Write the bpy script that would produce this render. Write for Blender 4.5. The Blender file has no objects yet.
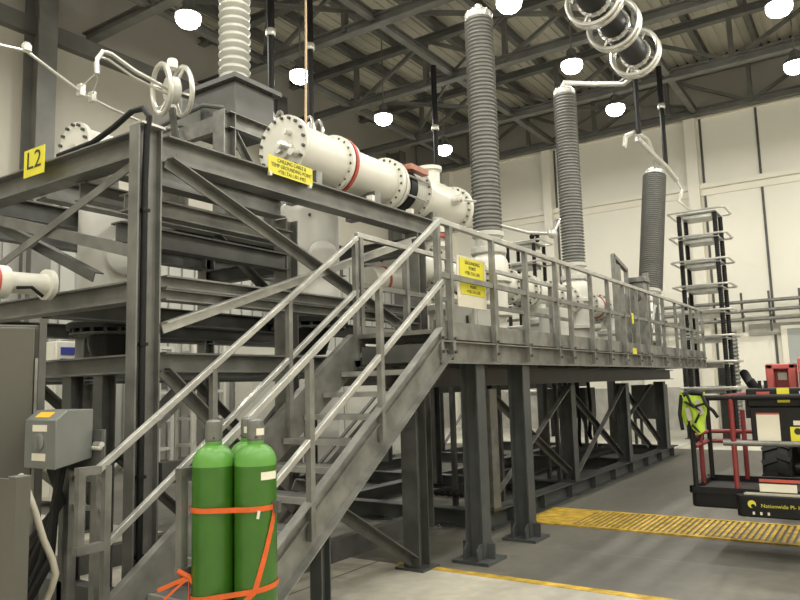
import bpy, bmesh, math, random
from mathutils import Vector, Matrix
random.seed(7)
V = Vector
scene = bpy.context.scene
col = scene.collection

# ------------------------------------------------------------------ materials
def mat(name, c, rough=.55, metal=0.0, var=.12, scale=3.0, bump=0.0, spec=.5):
    m = bpy.data.materials.new(name); m.use_nodes = True
    nt = m.node_tree; b = nt.nodes['Principled BSDF']
    b.inputs['Roughness'].default_value = rough
    b.inputs['Metallic'].default_value = metal
    b.inputs['Specular IOR Level'].default_value = spec
    tc = nt.nodes.new('ShaderNodeTexCoord')
    n = nt.nodes.new('ShaderNodeTexNoise'); n.inputs['Scale'].default_value = scale
    n.inputs['Detail'].default_value = 5
    nt.links.new(tc.outputs['Object'], n.inputs['Vector'])
    r = nt.nodes.new('ShaderNodeValToRGB')
    lo = [max(0, x*(1-var)) for x in c]; hi = [min(1, x*(1+var)) for x in c]
    r.color_ramp.elements[0].position = .3; r.color_ramp.elements[1].position = .7
    r.color_ramp.elements[0].color = (*lo, 1); r.color_ramp.elements[1].color = (*hi, 1)
    nt.links.new(n.outputs['Fac'], r.inputs['Fac'])
    nt.links.new(r.outputs['Color'], b.inputs['Base Color'])
    if bump:
        bp = nt.nodes.new('ShaderNodeBump'); bp.inputs['Strength'].default_value = bump
        bp.inputs['Distance'].default_value = .01
        nt.links.new(n.outputs['Fac'], bp.inputs['Height']); nt.links.new(bp.outputs['Normal'], b.inputs['Normal'])
    return m

def emit(name, c, s):
    m = bpy.data.materials.new(name); m.use_nodes = True
    b = m.node_tree.nodes['Principled BSDF']
    b.inputs['Base Color'].default_value = (*c, 1)
    b.inputs['Emission Color'].default_value = (*c, 1); b.inputs['Emission Strength'].default_value = s
    return m

M = {}
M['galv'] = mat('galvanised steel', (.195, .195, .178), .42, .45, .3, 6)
M['galv_frame'] = mat('frame steel', (.155, .156, .143), .45, .35, .3, 4)
M['galv_light'] = mat('bright galvanised steel', (.42, .42, .39), .33, .55, .2, 6)
M['steel_dark'] = mat('weathered steel', (.085, .086, .08), .55, .3, .25, 4)
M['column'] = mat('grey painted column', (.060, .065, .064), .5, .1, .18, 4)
M['roof_steel'] = mat('dark roof steel', (.15, .15, .135), .55, .1, .2, 2)
M['black'] = mat('black rubber', (.010, .010, .010), .6, 0, .2, 6, spec=.25)
M['blacksteel'] = mat('black paint', (.011, .0105, .011), .45, 0, .2, 6, spec=.25)
M['white'] = mat('white enamel', (.62, .61, .545), .28, 0, .05, 2)
M['tank'] = mat('pale grey enamel', (.50, .495, .45), .38, 0, .06, 1.5)
M['composite'] = mat('grey silicone sheds', (.20, .20, .187), .6, 0, .1, 4)
M['porcelain'] = mat('pale porcelain', (.40, .40, .36), .3, 0, .06, 3)
M['alu'] = mat('aluminium', (.62, .61, .56), .33, .55, .08, 6)
M['turret'] = mat('grey transformer paint', (.085, .086, .08), .5, 0, .12, 3)
M['yellow'] = mat('yellow sign', (.62, .56, .03), .5, 0, .05, 3)
M['yellow_paint'] = mat('yellow floor paint', (.42, .27, .025), .7, 0, .4, 9)
M['ink'] = mat('black ink', (.02, .018, .01), .6, 0, 0, 3)
M['yellow_ink'] = mat('yellow lettering', (.6, .55, .06), .5, 0, 0, 3)
M['signwhite'] = mat('white board', (.66, .63, .52), .5, 0, .05, 3)
M['red'] = mat('red lift paint', (.19, .022, .024), .45, 0, .15, 5)
M['red_light'] = mat('faded red paint', (.45, .10, .085), .45, 0, .12, 5)
M['redband'] = mat('red band', (.42, .07, .05), .5, 0, .1, 5)
M['copper'] = mat('copper plate', (.38, .16, .11), .45, .2, .15, 5)
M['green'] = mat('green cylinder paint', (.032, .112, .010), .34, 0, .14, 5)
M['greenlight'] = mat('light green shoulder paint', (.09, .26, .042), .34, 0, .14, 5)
M['cap'] = mat('cylinder cap', (.15, .155, .14), .42, .4, .2, 9)
M['orange'] = mat('orange webbing', (.55, .09, .012), .7, 0, .12, 20)
M['hose'] = mat('beige conduit', (.33, .31, .25), .6, 0, .1, 8)
M['rope'] = mat('tan rope', (.50, .38, .24), .8, 0, .1, 20)
M['cabinet'] = mat('grey cabinet paint', (.085, .082, .068), .45, .1, .08, 1)
M['box'] = mat('grey control box', (.17, .178, .168), .42, .2, .1, 4)
M['sticker'] = mat('amber sticker', (.70, .42, .03), .5, 0, .1, 5)
M['lime'] = mat('lime fabric', (.36, .52, .04), .8, 0, .12, 12)
M['bluelabel'] = mat('blue label', (.03, .04, .25), .5, 0, .05, 4)
M['lens'] = emit('lamp lens', (1, .985, .94), 60)
M['concrete'] = mat('concrete', (.40, .39, .35), .8, 0, .15, 3)
M['door_grey'] = mat('grey door paint', (.38, .40, .38), .5, 0, .04, 1)

# ------------------------------------------------------------------ mesh builder
class MB:
    def __init__(s): s.v = []; s.f = []
    def add(s, vs, fs):
        o = len(s.v); s.v += [tuple(p) for p in vs]; s.f += [tuple(i+o for i in f) for f in fs]; return s
    def box(s, x0, x1, y0, y1, z0, z1):
        vs = [(x, y, z) for x in (x0, x1) for y in (y0, y1) for z in (z0, z1)]
        return s.add(vs, [(0,1,3,2),(4,6,7,5),(0,4,5,1),(2,3,7,6),(0,2,6,4),(1,5,7,3)])
    def frame(s, p0, p1, up=(0,0,1)):
        p0 = V(p0); p1 = V(p1); d = (p1-p0).normalized(); up = V(up)
        if abs(d.dot(up)) > .99: up = V((1,0,0))
        a = d.cross(up).normalized(); b = a.cross(d).normalized()   # a sideways, b up
        return p0, p1, d, a, b
    def bar(s, p0, p1, w, h, up=(0,0,1), off=(0,0)):
        p0, p1, d, a, b = s.frame(p0, p1, up)
        vs = []
        for p in (p0, p1):
            for i, j in ((-1,-1),(1,-1),(1,1),(-1,1)):
                vs.append(p + a*(off[0]+i*w/2) + b*(off[1]+j*h/2))
        return s.add(vs, [(3,2,1,0),(4,5,6,7),(0,1,5,4),(1,2,6,5),(2,3,7,6),(3,0,4,7)])
    def I(s, p0, p1, h, w, t=.014, up=(0,0,1)):
        s.bar(p0, p1, w, t, up, (0, h/2-t/2)); s.bar(p0, p1, w, t, up, (0, -h/2+t/2))
        return s.bar(p0, p1, t, h-2*t, up)
    def C(s, p0, p1, h, w, side=1, t=.012, up=(0,0,1)):
        s.bar(p0, p1, w, t, up, (side*w/2, h/2-t/2)); s.bar(p0, p1, w, t, up, (side*w/2, -h/2+t/2))
        return s.bar(p0, p1, t, h-2*t, up, (side*t/2, 0))
    def L(s, p0, p1, w, t=.012, up=(0,0,1)):
        s.bar(p0, p1, t, w, up); return s.bar(p0, p1, w, t, up, (w/2, w/2))
    def tube(s, pts, r, seg=10, closed=False, cap=True):
        pts = [V(p) for p in pts]; n = len(pts); rings = []; prev = None
        for i in range(n):
            if closed: d = (pts[(i+1) % n]-pts[i-1]).normalized()
            else: d = (pts[min(i+1, n-1)]-pts[max(i-1, 0)]).normalized()
            if prev is None:
                a = d.cross(V((0,0,1)) if abs(d.z) < .9 else V((1,0,0))).normalized()
            else:
                a = (prev - d*prev.dot(d)).normalized()
            prev = a; b = d.cross(a)
            rr = r[i] if isinstance(r, (list, tuple)) else r
            rings.append([pts[i] + (a*math.cos(2*math.pi*k/seg) + b*math.sin(2*math.pi*k/seg))*rr for k in range(seg)])
        vs = [p for R in rings for p in R]; fs = []
        for i in range(n if closed else n-1):
            j = (i+1) % n
            for k in range(seg):
                l = (k+1) % seg
                fs.append((i*seg+k, j*seg+k, j*seg+l, i*seg+l))
        if cap and not closed:
            fs.append(tuple(range(seg))); fs.append(tuple(range((n-1)*seg, n*seg))[::-1])
        return s.add(vs, fs)
    def lathe(s, prof, o, axis=(0,0,1), seg=28):
        o = V(o); d = V(axis).normalized()
        a = d.cross(V((0,0,1)) if abs(d.z) < .9 else V((1,0,0))).normalized(); b = d.cross(a)
        vs = []; fs = []
        for r, z in prof:
            for k in range(seg):
                t = 2*math.pi*k/seg
                vs.append(o + d*z + (a*math.cos(t)+b*math.sin(t))*max(r, 1e-4))
        for i in range(len(prof)-1):
            for k in range(seg):
                l = (k+1) % seg
                fs.append((i*seg+k, i*seg+l, (i+1)*seg+l, (i+1)*seg+k))
        fs.append(tuple(range(seg))[::-1]); fs.append(tuple(range((len(prof)-1)*seg, len(prof)*seg)))
        return s.add(vs, fs)
    def cyl(s, p0, p1, r, seg=20):
        p0 = V(p0); p1 = V(p1)
        return s.lathe([(r, 0), (r, (p1-p0).length)], p0, p1-p0, seg)
    def ring(s, c, axis, R, r, n=36, seg=8):
        c = V(c); d = V(axis).normalized()
        a = d.cross(V((0,0,1)) if abs(d.z) < .9 else V((1,0,0))).normalized(); b = d.cross(a)
        return s.tube([c+(a*math.cos(2*math.pi*k/n)+b*math.sin(2*math.pi*k/n))*R for k in range(n)], r, seg, True)
    def bolts(s, c, axis, R, n, r=.016, h=.03):
        c = V(c); d = V(axis).normalized()
        a = d.cross(V((0,0,1)) if abs(d.z) < .9 else V((1,0,0))).normalized(); b = d.cross(a)
        st = []
        for k in range(n):
            t = 2*math.pi*(k+.5)/n; p = c+(a*math.cos(t)+b*math.sin(t))*R
            st.append(len(s.v)+6); s.lathe([(r, -h), (r, 0), (r, h)], p, d, 6)
        for k in range(n):                                   # added thin strip joining the bolts into one mesh, hidden in the flange
            i, j = st[k], st[(k+1) % n]; s.f.append((i, i+1, j+1, j))
        return s
    def ball(s, c, r, seg=14):
        return s.lathe([(r*math.sin(math.pi*i/8), -r*math.cos(math.pi*i/8)) for i in range(9)], c, (0,0,1), seg)
    def build(s, name, m, parent=None, smooth=True, bevel=0):
        me = bpy.data.meshes.new(name)
        o = V((0,0,0)); p = parent
        while p is not None: o = o + p.location; p = p.parent
        me.from_pydata([V(q)-o for q in s.v], [], s.f); me.update()
        bm = bmesh.new(); bm.from_mesh(me)
        bmesh.ops.recalc_face_normals(bm, faces=bm.faces)
        if smooth:
            for f in bm.faces: f.smooth = True
            for e in bm.edges:
                e.smooth = len(e.link_faces) == 2 and e.calc_face_angle(9) < math.radians(38)
        bm.to_mesh(me); bm.free()
        me.materials.append(M[m] if isinstance(m, str) else m)
        ob = bpy.data.objects.new(name, me); col.objects.link(ob)
        if parent: ob.parent = parent
        if bevel:
            b = ob.modifiers.new('Bevel', 'BEVEL'); b.width = bevel; b.segments = 2; b.limit_method = 'ANGLE'
        return ob

def tag(o, label, cat, group=None, kind=None):
    o['label'] = label; o['category'] = cat
    if group: o['group'] = group
    if kind: o['kind'] = kind
    return o
def thing(name, label, cat, loc=(0,0,0), group=None):
    o = bpy.data.objects.new(name, None); o.empty_display_size = .1; col.objects.link(o)
    o.location = loc; return tag(o, label, cat, group)
def struct(name, mb, m, label=None, parent=None, smooth=True):
    o = mb.build(name, m, parent, smooth)
    if not parent: o['kind'] = 'structure'
    if label: o['label'] = label
    return o
def kids(o): return [c for c in col.objects if c.parent == o]
def dup(o, loc, label, parent=None):
    c = o.copy(); col.objects.link(c)
    if parent: c.parent = parent
    else:
        c.location = loc; c['label'] = label
    for k in kids(o): dup(k, None, None, c)
    return c
def text(name, body, size, o, right, up, m, parent=None, align='CENTER', stretch=1.0):
    cu = bpy.data.curves.new(name, 'FONT'); cu.body = body; cu.size = size
    cu.align_x = align; cu.align_y = 'CENTER'; cu.extrude = .0006; cu.resolution_u = 2
    t = bpy.data.objects.new(name, cu); col.objects.link(t)
    bpy.context.view_layer.update()
    me = bpy.data.meshes.new_from_object(t.evaluated_get(bpy.context.evaluated_depsgraph_get()))
    bpy.data.objects.remove(t); bpy.data.curves.remove(cu)
    r = V(right).normalized(); u = V(up).normalized(); n = r.cross(u)
    base = V((0,0,0)); p = parent
    while p is not None: base = base + p.location; p = p.parent
    o = V(o)
    for v in me.vertices:
        x, y, z = v.co; v.co = o + r*x*stretch + u*y + n*z - base
    me.materials.clear(); me.materials.append(M[m])
    ob = bpy.data.objects.new(name, me); col.objects.link(ob); ob.parent = parent
    return ob

# ------------------------------------------------------------------ camera
cam_d = bpy.data.cameras.new('camera'); cam = bpy.data.objects.new('camera', cam_d); col.objects.link(cam)
R = Matrix(((0.55710703, -0.08356605, -0.82622544), (-0.82998587, -0.08895468, -0.55064556), (-0.02748135, 0.99252394, -0.11891592)))
cam.matrix_world = Matrix.Translation((0, 0, 1.65)) @ R.to_4x4()
cam_d.sensor_width = 36; cam_d.lens = 711.87/800*36; cam_d.clip_start = .05; cam_d.clip_end = 200
scene.camera = cam

# ------------------------------------------------------------------ setting
def floor_material():
    m = bpy.data.materials.new('concrete floor'); m.use_nodes = True
    nt = m.node_tree; N = nt.nodes; Lk = nt.links.new; b = N['Principled BSDF']
    tc = N.new('ShaderNodeTexCoord'); sx = N.new('ShaderNodeSeparateXYZ'); Lk(tc.outputs['Object'], sx.inputs[0])
    def ramp(src, stops, interp='LINEAR'):
        r = N.new('ShaderNodeValToRGB'); r.color_ramp.interpolation = interp
        while len(r.color_ramp.elements) < len(stops): r.color_ramp.elements.new(.5)
        for e, (p, c) in zip(r.color_ramp.elements, stops): e.position = p; e.color = (*c, 1)
        Lk(src, r.inputs['Fac']); return r
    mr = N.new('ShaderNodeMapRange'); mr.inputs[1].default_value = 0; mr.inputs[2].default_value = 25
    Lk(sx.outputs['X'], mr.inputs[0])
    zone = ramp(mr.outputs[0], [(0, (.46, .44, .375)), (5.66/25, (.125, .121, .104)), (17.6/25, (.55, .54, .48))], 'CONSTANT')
    n1 = N.new('ShaderNodeTexNoise'); n1.inputs['Scale'].default_value = .55; n1.inputs['Detail'].default_value = 8
    n2 = N.new('ShaderNodeTexNoise'); n2.inputs['Scale'].default_value = 9; n2.inputs['Detail'].default_value = 4
    mp = N.new('ShaderNodeMapping'); mp.inputs['Scale'].default_value = (.35, 1.4, 1)
    Lk(tc.outputs['Object'], mp.inputs[0]); Lk(mp.outputs[0], n1.inputs['Vector']); Lk(tc.outputs['Object'], n2.inputs['Vector'])
    r1 = ramp(n1.outputs['Fac'], [(.3, (.62,)*3), (.7, (1.2, 1.18, 1.12))])
    r2 = ramp(n2.outputs['Fac'], [(.3, (.9,)*3), (.7, (1.08,)*3)])
    m1 = N.new('ShaderNodeMix'); m1.data_type = 'RGBA'; m1.blend_type = 'MULTIPLY'; m1.inputs[0].default_value = 1
    m2 = N.new('ShaderNodeMix'); m2.data_type = 'RGBA'; m2.blend_type = 'MULTIPLY'; m2.inputs[0].default_value = 1
    Lk(zone.outputs['Color'], m1.inputs[6]); Lk(r1.outputs['Color'], m1.inputs[7])
    Lk(m1.outputs[2], m2.inputs[6]); Lk(r2.outputs['Color'], m2.inputs[7])
    # control joints sawn every 4.2 m
    jm = []
    for ax, off in (('X', 1.5), ('Y', .1)):
        ad = N.new('ShaderNodeMath'); ad.operation = 'ADD'; ad.inputs[1].default_value = 42+off; Lk(sx.outputs[ax], ad.inputs[0])
        md = N.new('ShaderNodeMath'); md.operation = 'MODULO'; md.inputs[1].default_value = 4.2; Lk(ad.outputs[0], md.inputs[0])
        lt = N.new('ShaderNodeMath'); lt.operation = 'LESS_THAN'; lt.inputs[1].default_value = .022; Lk(md.outputs[0], lt.inputs[0]); jm.append(lt)
    mx = N.new('ShaderNodeMath'); mx.operation = 'MAXIMUM'; Lk(jm[0].outputs[0], mx.inputs[0]); Lk(jm[1].outputs[0], mx.inputs[1])
    m3 = N.new('ShaderNodeMix'); m3.data_type = 'RGBA'; Lk(mx.outputs[0], m3.inputs[0]); Lk(m2.outputs[2], m3.inputs[6]); m3.inputs[7].default_value = (.13, .125, .11, 1)
    Lk(m3.outputs[2], b.inputs['Base Color'])
    b.inputs['Roughness'].default_value = .55
    return m
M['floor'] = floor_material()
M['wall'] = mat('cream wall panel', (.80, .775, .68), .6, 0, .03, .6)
M['wall_upper_shade'] = mat('shaded upper wall', (.42, .40, .35), .6, 0, .05, .6)  # darker tone stands in for the weak light above the lamps
M['wall_dimmed'] = mat('grey beige dimmed wall', (.50, .475, .40), .6, 0, .04, .6)  # left wall colour lowered to imitate weaker light on it
M['trimwhite'] = mat('cream trim', (.78, .75, .65), .5, 0, .03, 1)
M['deck_roof'] = mat('roof deck', (.66, .63, .53), .6, 0, .08, .8)
M['corrug'] = mat('ribbed lining', (.42, .42, .385), .5, .1, .05, 1)

XW, YL, YR, XF, ZR = 24.0, 15.0, -10.0, -8.0, 11.9
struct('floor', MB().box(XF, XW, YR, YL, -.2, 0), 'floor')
struct('wall_back', MB().box(XW, XW+.2, YR, YL, 0, 10.0), 'wall')
struct('wall_back.001', MB().box(XW+.02, XW+.2, YR, YL, 10.0, ZR), 'wall_upper_shade')
struct('wall_left', MB().box(XF, XW, YL, YL+.2, 0, 9.9), 'wall_dimmed')
struct('wall_left.001', MB().box(XF, XW, YL+.02, YL+.2, 9.9, ZR), 'wall_upper_shade')
struct('wall_right', MB().box(XF, XW, YR-.2, YR, 0, ZR), 'wall')
struct('wall_front', MB().box(XF-.2, XF, YR, YL, 0, ZR), 'wall')
m = MB()
y = YR
while y < YL:                                                     # ribbed metal roof deck
    m.box(XF, XW, y, y+.22, ZR, ZR+.06); m.box(XF, XW, y+.22, y+.30, ZR+.05, ZR+.09); y += .30
struct('ceiling', m, 'deck_roof', smooth=False)
# wall trim: eaves rail, girt, pilasters, plinth
struct('trim_1', MB().box(XW-.14, XW, YR, YL, 9.94, 10.1), 'trimwhite')
g = MB(); g.box(XW-.16, XW, YR, YL, 7.62, 7.78); g.box(XW-.05, XW, YR, YL, 7.40, 7.62)
struct('trim_2', g, 'trimwhite')
for i, (y, w, d) in enumerate([(4.42, .34, .3), (9.35, .3, .28), (13.5, .3, .28), (-.9, .3, .28), (-5.2, .3, .28)]):
    struct('trim_%d' % (3+i), MB().box(XW-d, XW, y-w/2, y+w/2, 0, 9.94), 'trimwhite')
for i, y in enumerate([4.14, 2.5, 9.1, -3.2]):
    struct('trim_%d' % (8+i), MB().box(XW-.03, XW, y-.035, y+.035, 0, 9.94), 'steel_dark')
struct('trim_12', MB().box(XW-.08, XW, YR, YL, 0, 1.35), 'concrete')
struct('trim_13', MB().box(XW-.06, XW, YR, 3.2, 2.85, 3.2), 'concrete')
struct('trim_14', MB().box(XF, XW, YL-.2, YL, 9.55, 9.95), 'roof_steel')
# ribbed lining of left wall
m = MB(); x = XF
while x < XW:
    m.box(x, x+.34, YL-.10, YL, 0, 5.9); m.box(x+.34, x+.42, YL-.04, YL, 0, 5.9); x += .42
struct('wall_left.002', m, 'corrug', smooth=False)
struct('trim_15', MB().box(XF, XW, YL-.16, YL, 5.9, 6.1), 'galv')
for i, x in enumerate([8.05, 15.4, 22.0, .5]):
    m = MB(); m.I((x, YL-.35, 0), (x, YL-.35, 10.5), .6, .42, .04, (0,1,0)); struct('column_%d' % (i+1), m, 'roof_steel')
m = MB(); m.box(XW-.10, XW-.005, -1.2, 2.18, 0, 3.0)
struct('door_1', m, 'door_grey')
struct('trim_16', MB().box(XW-.13, XW, 2.18, 2.34, 0, 3.1).box(XW-.13, XW, -1.2, 2.18, 3.0, 3.1), 'trimwhite')

# roof trusses (run across the hall) and purlins (run along it)
def truss(x):
    m = MB(); zb, zt = 10.05, 11.35
    m.I((x, YR, zb), (x, YL, zb), .24, .24, .03); m.I((x, YR, zt), (x, YL, zt), .22, .22, .03)
    y = YR+.3; k = 0
    while y < YL-.2:
        m.bar((x, y, zb), (x, y, zt), .12, .14)
        y2 = min(y+2.45, YL-.1)
        a, b = ((x, y, zb), (x, y2, zt)) if k % 2 else ((x, y, zt), (x, y2, zb))
        m.bar(a, b, .09, .10); y += 2.45; k += 1
    return m
for i, x in enumerate([-1.9, 1.9, 5.6, 9.35, 12.8, 16.5, 20.2, 23.6]):
    struct('truss_beam' + ('.%03d' % i if i else ''), truss(x), 'roof_steel')
k = 0; y = YR+.6
while y < YL:
    m = MB()
    m.I((XF, y, 11.62), (XW, y, 11.62), .30, .16, .025)
    struct('purlin_beam' + ('.%03d' % k if k else ''), m, 'roof_steel'); y += 1.45; k += 1
# longitudinal ties between trusses at bottom chord level
for k, y in enumerate([9.0, 12.6, 4.2, .6, -3.0]):
    m = MB(); m.I((XF, y, 10.12), (XW, y, 10.12), .2, .18, .025)
    struct('tie_beam' + ('.%03d' % k if k else ''), m, 'roof_steel')
# horizontal wind bracing under roof
k = 0
for x0, x1 in ((5.6, 9.35), (9.35, 12.8), (12.8, 16.5), (16.5, 20.2), (20.2, 23.6)):
    for y0, y1 in ((4.2, 9.0), (9.0, 12.6), (-3.0, .6)):
        if k % 2 == 0:
            m = MB(); m.L((x0, y0, 10.22), (x1, y1, 10.22), .09); m.L((x0, y1, 10.25), (x1, y0, 10.25), .09)
            struct('brace_beam' + ('.%03d' % (k//2) if k else ''), m, 'roof_steel')
        k += 1

# ------------------------------------------------------------------ lamps
LAMP_W = 330
def light_at(parent):
    ld = bpy.data.lights.new('lamp_light', 'AREA'); ld.shape = 'DISK'; ld.size = .42; ld.energy = LAMP_W; ld.color = (1, .965, .87)
    lo = bpy.data.objects.new('lamp_light', ld); col.objects.link(lo); lo.parent = parent; lo.location = (0, 0, -.27)
def lamp(x, y, label):
    t = thing('high_bay_light', label, 'ceiling lamp', (x, y, 9.0), 'high bay lamps under the roof')
    MB().lathe([(.07, .34), (.11, .30), (.12, .16), (.22, .08), (.26, .0), (.24, .0)], (x, y, 9.0), (0,0,1), 24).build('housing', 'turret', t)
    MB().lathe([(.235, .0), (.25, -.06), (.235, -.13), (.18, -.20), (.10, -.24), (.01, -.25)], (x, y, 9.0), (0,0,1), 24).build('lens', 'lens', t)
    MB().cyl((x, y, 9.33), (x, y, 11.36), .018, 8).build('stem', 'roof_steel', t)
    light_at(t); return t
rows = {10.85: 'far left row', 5.4: 'middle row', 1.04: 'right row', -3.6: 'row beyond the right edge', -8: 'outer row'}
pos = {10.85: {8.93: 'above the wheel shaped ring', 12.23: 'between the black rods by the tan rope',
               15.72: 'above the middle of the white horizontal tank', 19.1: 'farthest and lowest, behind the largest ribbed bushing'},
       5.4: {12.2: 'at the top of the largest ribbed bushing', 15.6: 'just above the upright bushing with the link tube',
             18.9: 'between the upright bushing and the looped jumper tube'},
       1.04: {15.66: 'the nearer of two above the boom lift side', 18.88: 'the farther of two above the boom lift side'}}
protoL = None
for y in rows:
    for x in (-4.9, -1.4, 2.2, 5.3, 8.93, 12.25, 15.7, 19.05):  # spots missing from pos get unseen lamps added to light the foreground
        key = [k for k in pos.get(y, {}) if abs(k-x) < .2]
        lab = ('high bay lamp glowing white, ' + pos[y][key[0]]) if key else 'unseen high bay lamp added outside the frame to light the foreground'
        if not key and x < 5: 
            pass
        if protoL is None: protoL = lamp(x, y, lab); protoL.location.z = 9.1
        else: dup(protoL, (x, y, 9.1), lab)

# ------------------------------------------------------------------ L2 support frame
fr = thing('steel_support_frame', 'galvanised steel support frame with the L2 sign, its corner column beside the stairs', 'steel frame', (3.38, 4.5, 0))
def col_at(x, y, z1, parent=fr, s=.17, m='galv_frame', name='column'):
    mb = MB().I((x, y, 0.02), (x, y, z1), s, s*1.05, .014, (1,0,0)); c = mb.build(name, m, parent)
    p = MB().box(x-.16, x+.16, y-.16, y+.16, 0, .022); p.bolts((x, y, .03), (0,0,1), .18, 4, .014, .02); p.build('base_plate', m, c)
    return c
mb = MB().I((3.315, 4.5, .02), (3.315, 4.5, 3.66), .215, .112, .014, (1,0,0)); c0 = mb.build('column', 'galv_frame', fr)
MB().box(3.14, 3.5, 4.32, 4.68, 0, .022).build('base_plate', 'galv_frame', c0)
for x, y, z in ((7.12, 4.5, 3.45), (3.36, 8.2, 3.6), (7.12, 8.2, 3.6), (5.45, 5.05, 3.4), (5.2, 8.2, 3.4)):
    col_at(x, y, z)
# caps of the corner column, splice plates
MB().box(3.22, 3.43, 4.42, 4.58, 3.66, 3.68).build('cap_plate', 'galv_light', fr)
def beam(p0, p1, h, w, m='galv_frame', name='beam', par=fr): return MB().I(p0, p1, h, w).build(name, m, par)
beam((3.46, 4.5, 3.52), (7.6, 4.5, 3.56), .21, .18)
beam((3.36, 4.6, 3.55), (3.36, 8.4, 3.55), .21, .18)
for y in (5.08, 6.2, 7.1, 8.2): beam((3.46, y, 3.52), (5.4 if y < 6 else 9.0, y, 3.52), .2, .16, 'steel_dark' if y > 6.5 else 'galv_frame')
beam((3.40, 5.5, 3.36), (5.4, 5.5, 3.36), .16, .14); beam((3.40, 4.88, 3.16), (5.3, 4.88, 3.16), .14, .14); beam((3.40, 4.98, 2.93), (5.35, 4.98, 2.93), .17, .14, 'steel_dark')
for x in (7.12,): beam((x, 4.6, 3.30), (x, 8.3, 3.30), .2, .16, 'steel_dark')
beam((3.46, 4.5, 2.48), (7.05, 4.5, 2.50), .10, .16); beam((3.46, 4.5, 2.385), (7.05, 4.5, 2.40), .09, .14)
beam((3.36, 4.6, 2.41), (3.36, 8.2, 2.41), .16, .16)
for y in (6.05, 7.5, 8.2): beam((5.3 if y == 7.5 else 3.46, y, 2.41), (9.0, y, 2.41), .17, .16, 'steel_dark')
beam((3.46, 4.5, 1.87), (7.05, 4.5, 1.87), .15, .16); beam((3.36, 4.6, 1.865), (3.36, 8.2, 1.865), .14, .16)
for y in (5.4, 6.3, 8.2): beam((3.46, y, 1.85), (9.0, y, 1.85), .16, .16, 'steel_dark')
for y in (5.03, 5.45): MB().I((3.36, y, 0), (3.36, y, 1.79), .12, .12, .012, (1,0,0)).build('post', 'steel_dark', fr)
def brace(p0, p1, w=.075, m='galv_frame', par=fr, name='brace'): return MB().L(p0, p1, w).build(name, m, par)
brace((3.44, 4.43, 3.40), (6.55, 4.43, 2.32), .08)
brace((3.42, 4.42, 2.12), (6.9, 4.42, 3.32), .08, 'galv_light')
brace((3.44, 4.45, 1.80), (4.9, 4.45, .55)); brace((6.9, 4.45, 1.80), (4.6, 4.45, .35))
brace((3.32, 4.62, 3.42), (3.32, 6.75, 2.80), .07); brace((3.34, 4.6, 2.70), (3.34, 7.5, 3.50), .09)
brace((3.42, 5.3, 2.60), (3.42, 7.7, 3.62), .08, 'steel_dark')
brace((5.5, 6.2, 3.4), (6.8, 6.2, 2.5), .08, 'steel_dark')
brace((3.5, 6.3, 1.75), (5.2, 6.3, .3), .07, 'steel_dark'); brace((5.2, 6.3, 1.75), (3.5, 6.3, .3), .07, 'steel_dark')
brace((5.3, 6.3, 1.75), (7.0, 6.3, .3), .07, 'steel_dark'); brace((5.3, 6.3, .3), (7.0, 6.3, 1.75), .07, 'steel_dark')
brace((3.5, 8.2, 1.75), (5.2, 8.2, .3), .07, 'galv_light'); brace((7.0, 8.2, 1.75), (5.2, 8.2, .3), .07, 'galv_light')
# grating deck over the top beams at the back
MB().box(5.6, 7.5, 6.3, 7.7, 3.625, 3.65).build('deck_grating', 'steel_dark', fr)
# low cross beams near the floor
MB().bar((3.46, 4.5, .1), (7.0, 4.5, .1), .12, .2).build('sill_beam', 'steel_dark', fr)
MB().bar((3.36, 4.6, .1), (3.36, 8.1, .1), .12, .2).build('sill_beam', 'steel_dark', fr)
MB().bar((3.46, 6.3, .1), (7.0, 6.3, .1), .12, .2).build('sill_beam', 'steel_dark', fr)
MB().bar((3.46, 4.5, 1.05), (5.0, 4.5, 1.05), .1, .16).build('sill_beam', 'steel_dark', fr)

# raised frame carrying the transformer turret
rf = thing('raised_steel_frame', 'light grey steel trestle carrying the dark transformer turret', 'steel frame', (5.65, 6.2, 3.65))
for x, y in ((5.65, 6.2), (7.3, 6.2), (5.65, 7.6), (7.3, 7.6)):
    MB().I((x, y, 3.65), (x, y, 4.93), .19, .19, .014, (1,0,0)).build('post', 'galv', rf)
for a, b in (((5.65, 6.2, 4.83), (7.3, 6.2, 4.83)), ((5.65, 6.2, 4.83), (5.65, 7.6, 4.83)), ((5.65, 7.6, 4.83), (7.3, 7.6, 4.83)), ((7.3, 6.2, 4.83), (7.3, 7.6, 4.83))):
    MB().C(a, b, .2, .1, 1).build('beam', 'galv', rf)
MB().L((5.75, 6.2, 4.72), (6.5, 6.2, 3.8), .07).build('brace', 'galv', rf)
# turret
tr = thing('transformer_turret', 'dark grey bolted turret box under the pale porcelain bushing', 'electrical box', (6.35, 6.8, 4.93))
MB().box(6.0, 6.7, 6.4, 7.2, 4.93, 5.52).build('body', 'turret', tr, bevel=.02)
MB().box(5.93, 6.77, 6.32, 7.28, 5.52, 5.58).build('top_flange', 'turret', tr)
mb = MB()
for i in range(8):
    t = (i+.5)/8
    for p in ((5.97, 6.32+.96*t, 5.58), (6.73, 6.32+.96*t, 5.58)): mb.lathe([(.02, -.07), (.02, .018)], p, (0,0,1), 6)
    for p in ((5.93+.84*t, 6.36, 5.58), (5.93+.84*t, 7.24, 5.58)): mb.lathe([(.02, -.07), (.02, .018)], p, (0,0,1), 6)
mb.build('bolts', 'steel_dark', tr)
MB().box(5.62, 5.94, 6.95, 7.5, 4.93, 5.3).build('terminal_box', 'roof_steel', tr, bevel=.02)
MB().lathe([(.05, 0), (.05, .03), (.03, .05)], (5.62, 7.05, 5.2), (-1,0,0), 14).build('gauge', 'white', tr)
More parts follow.
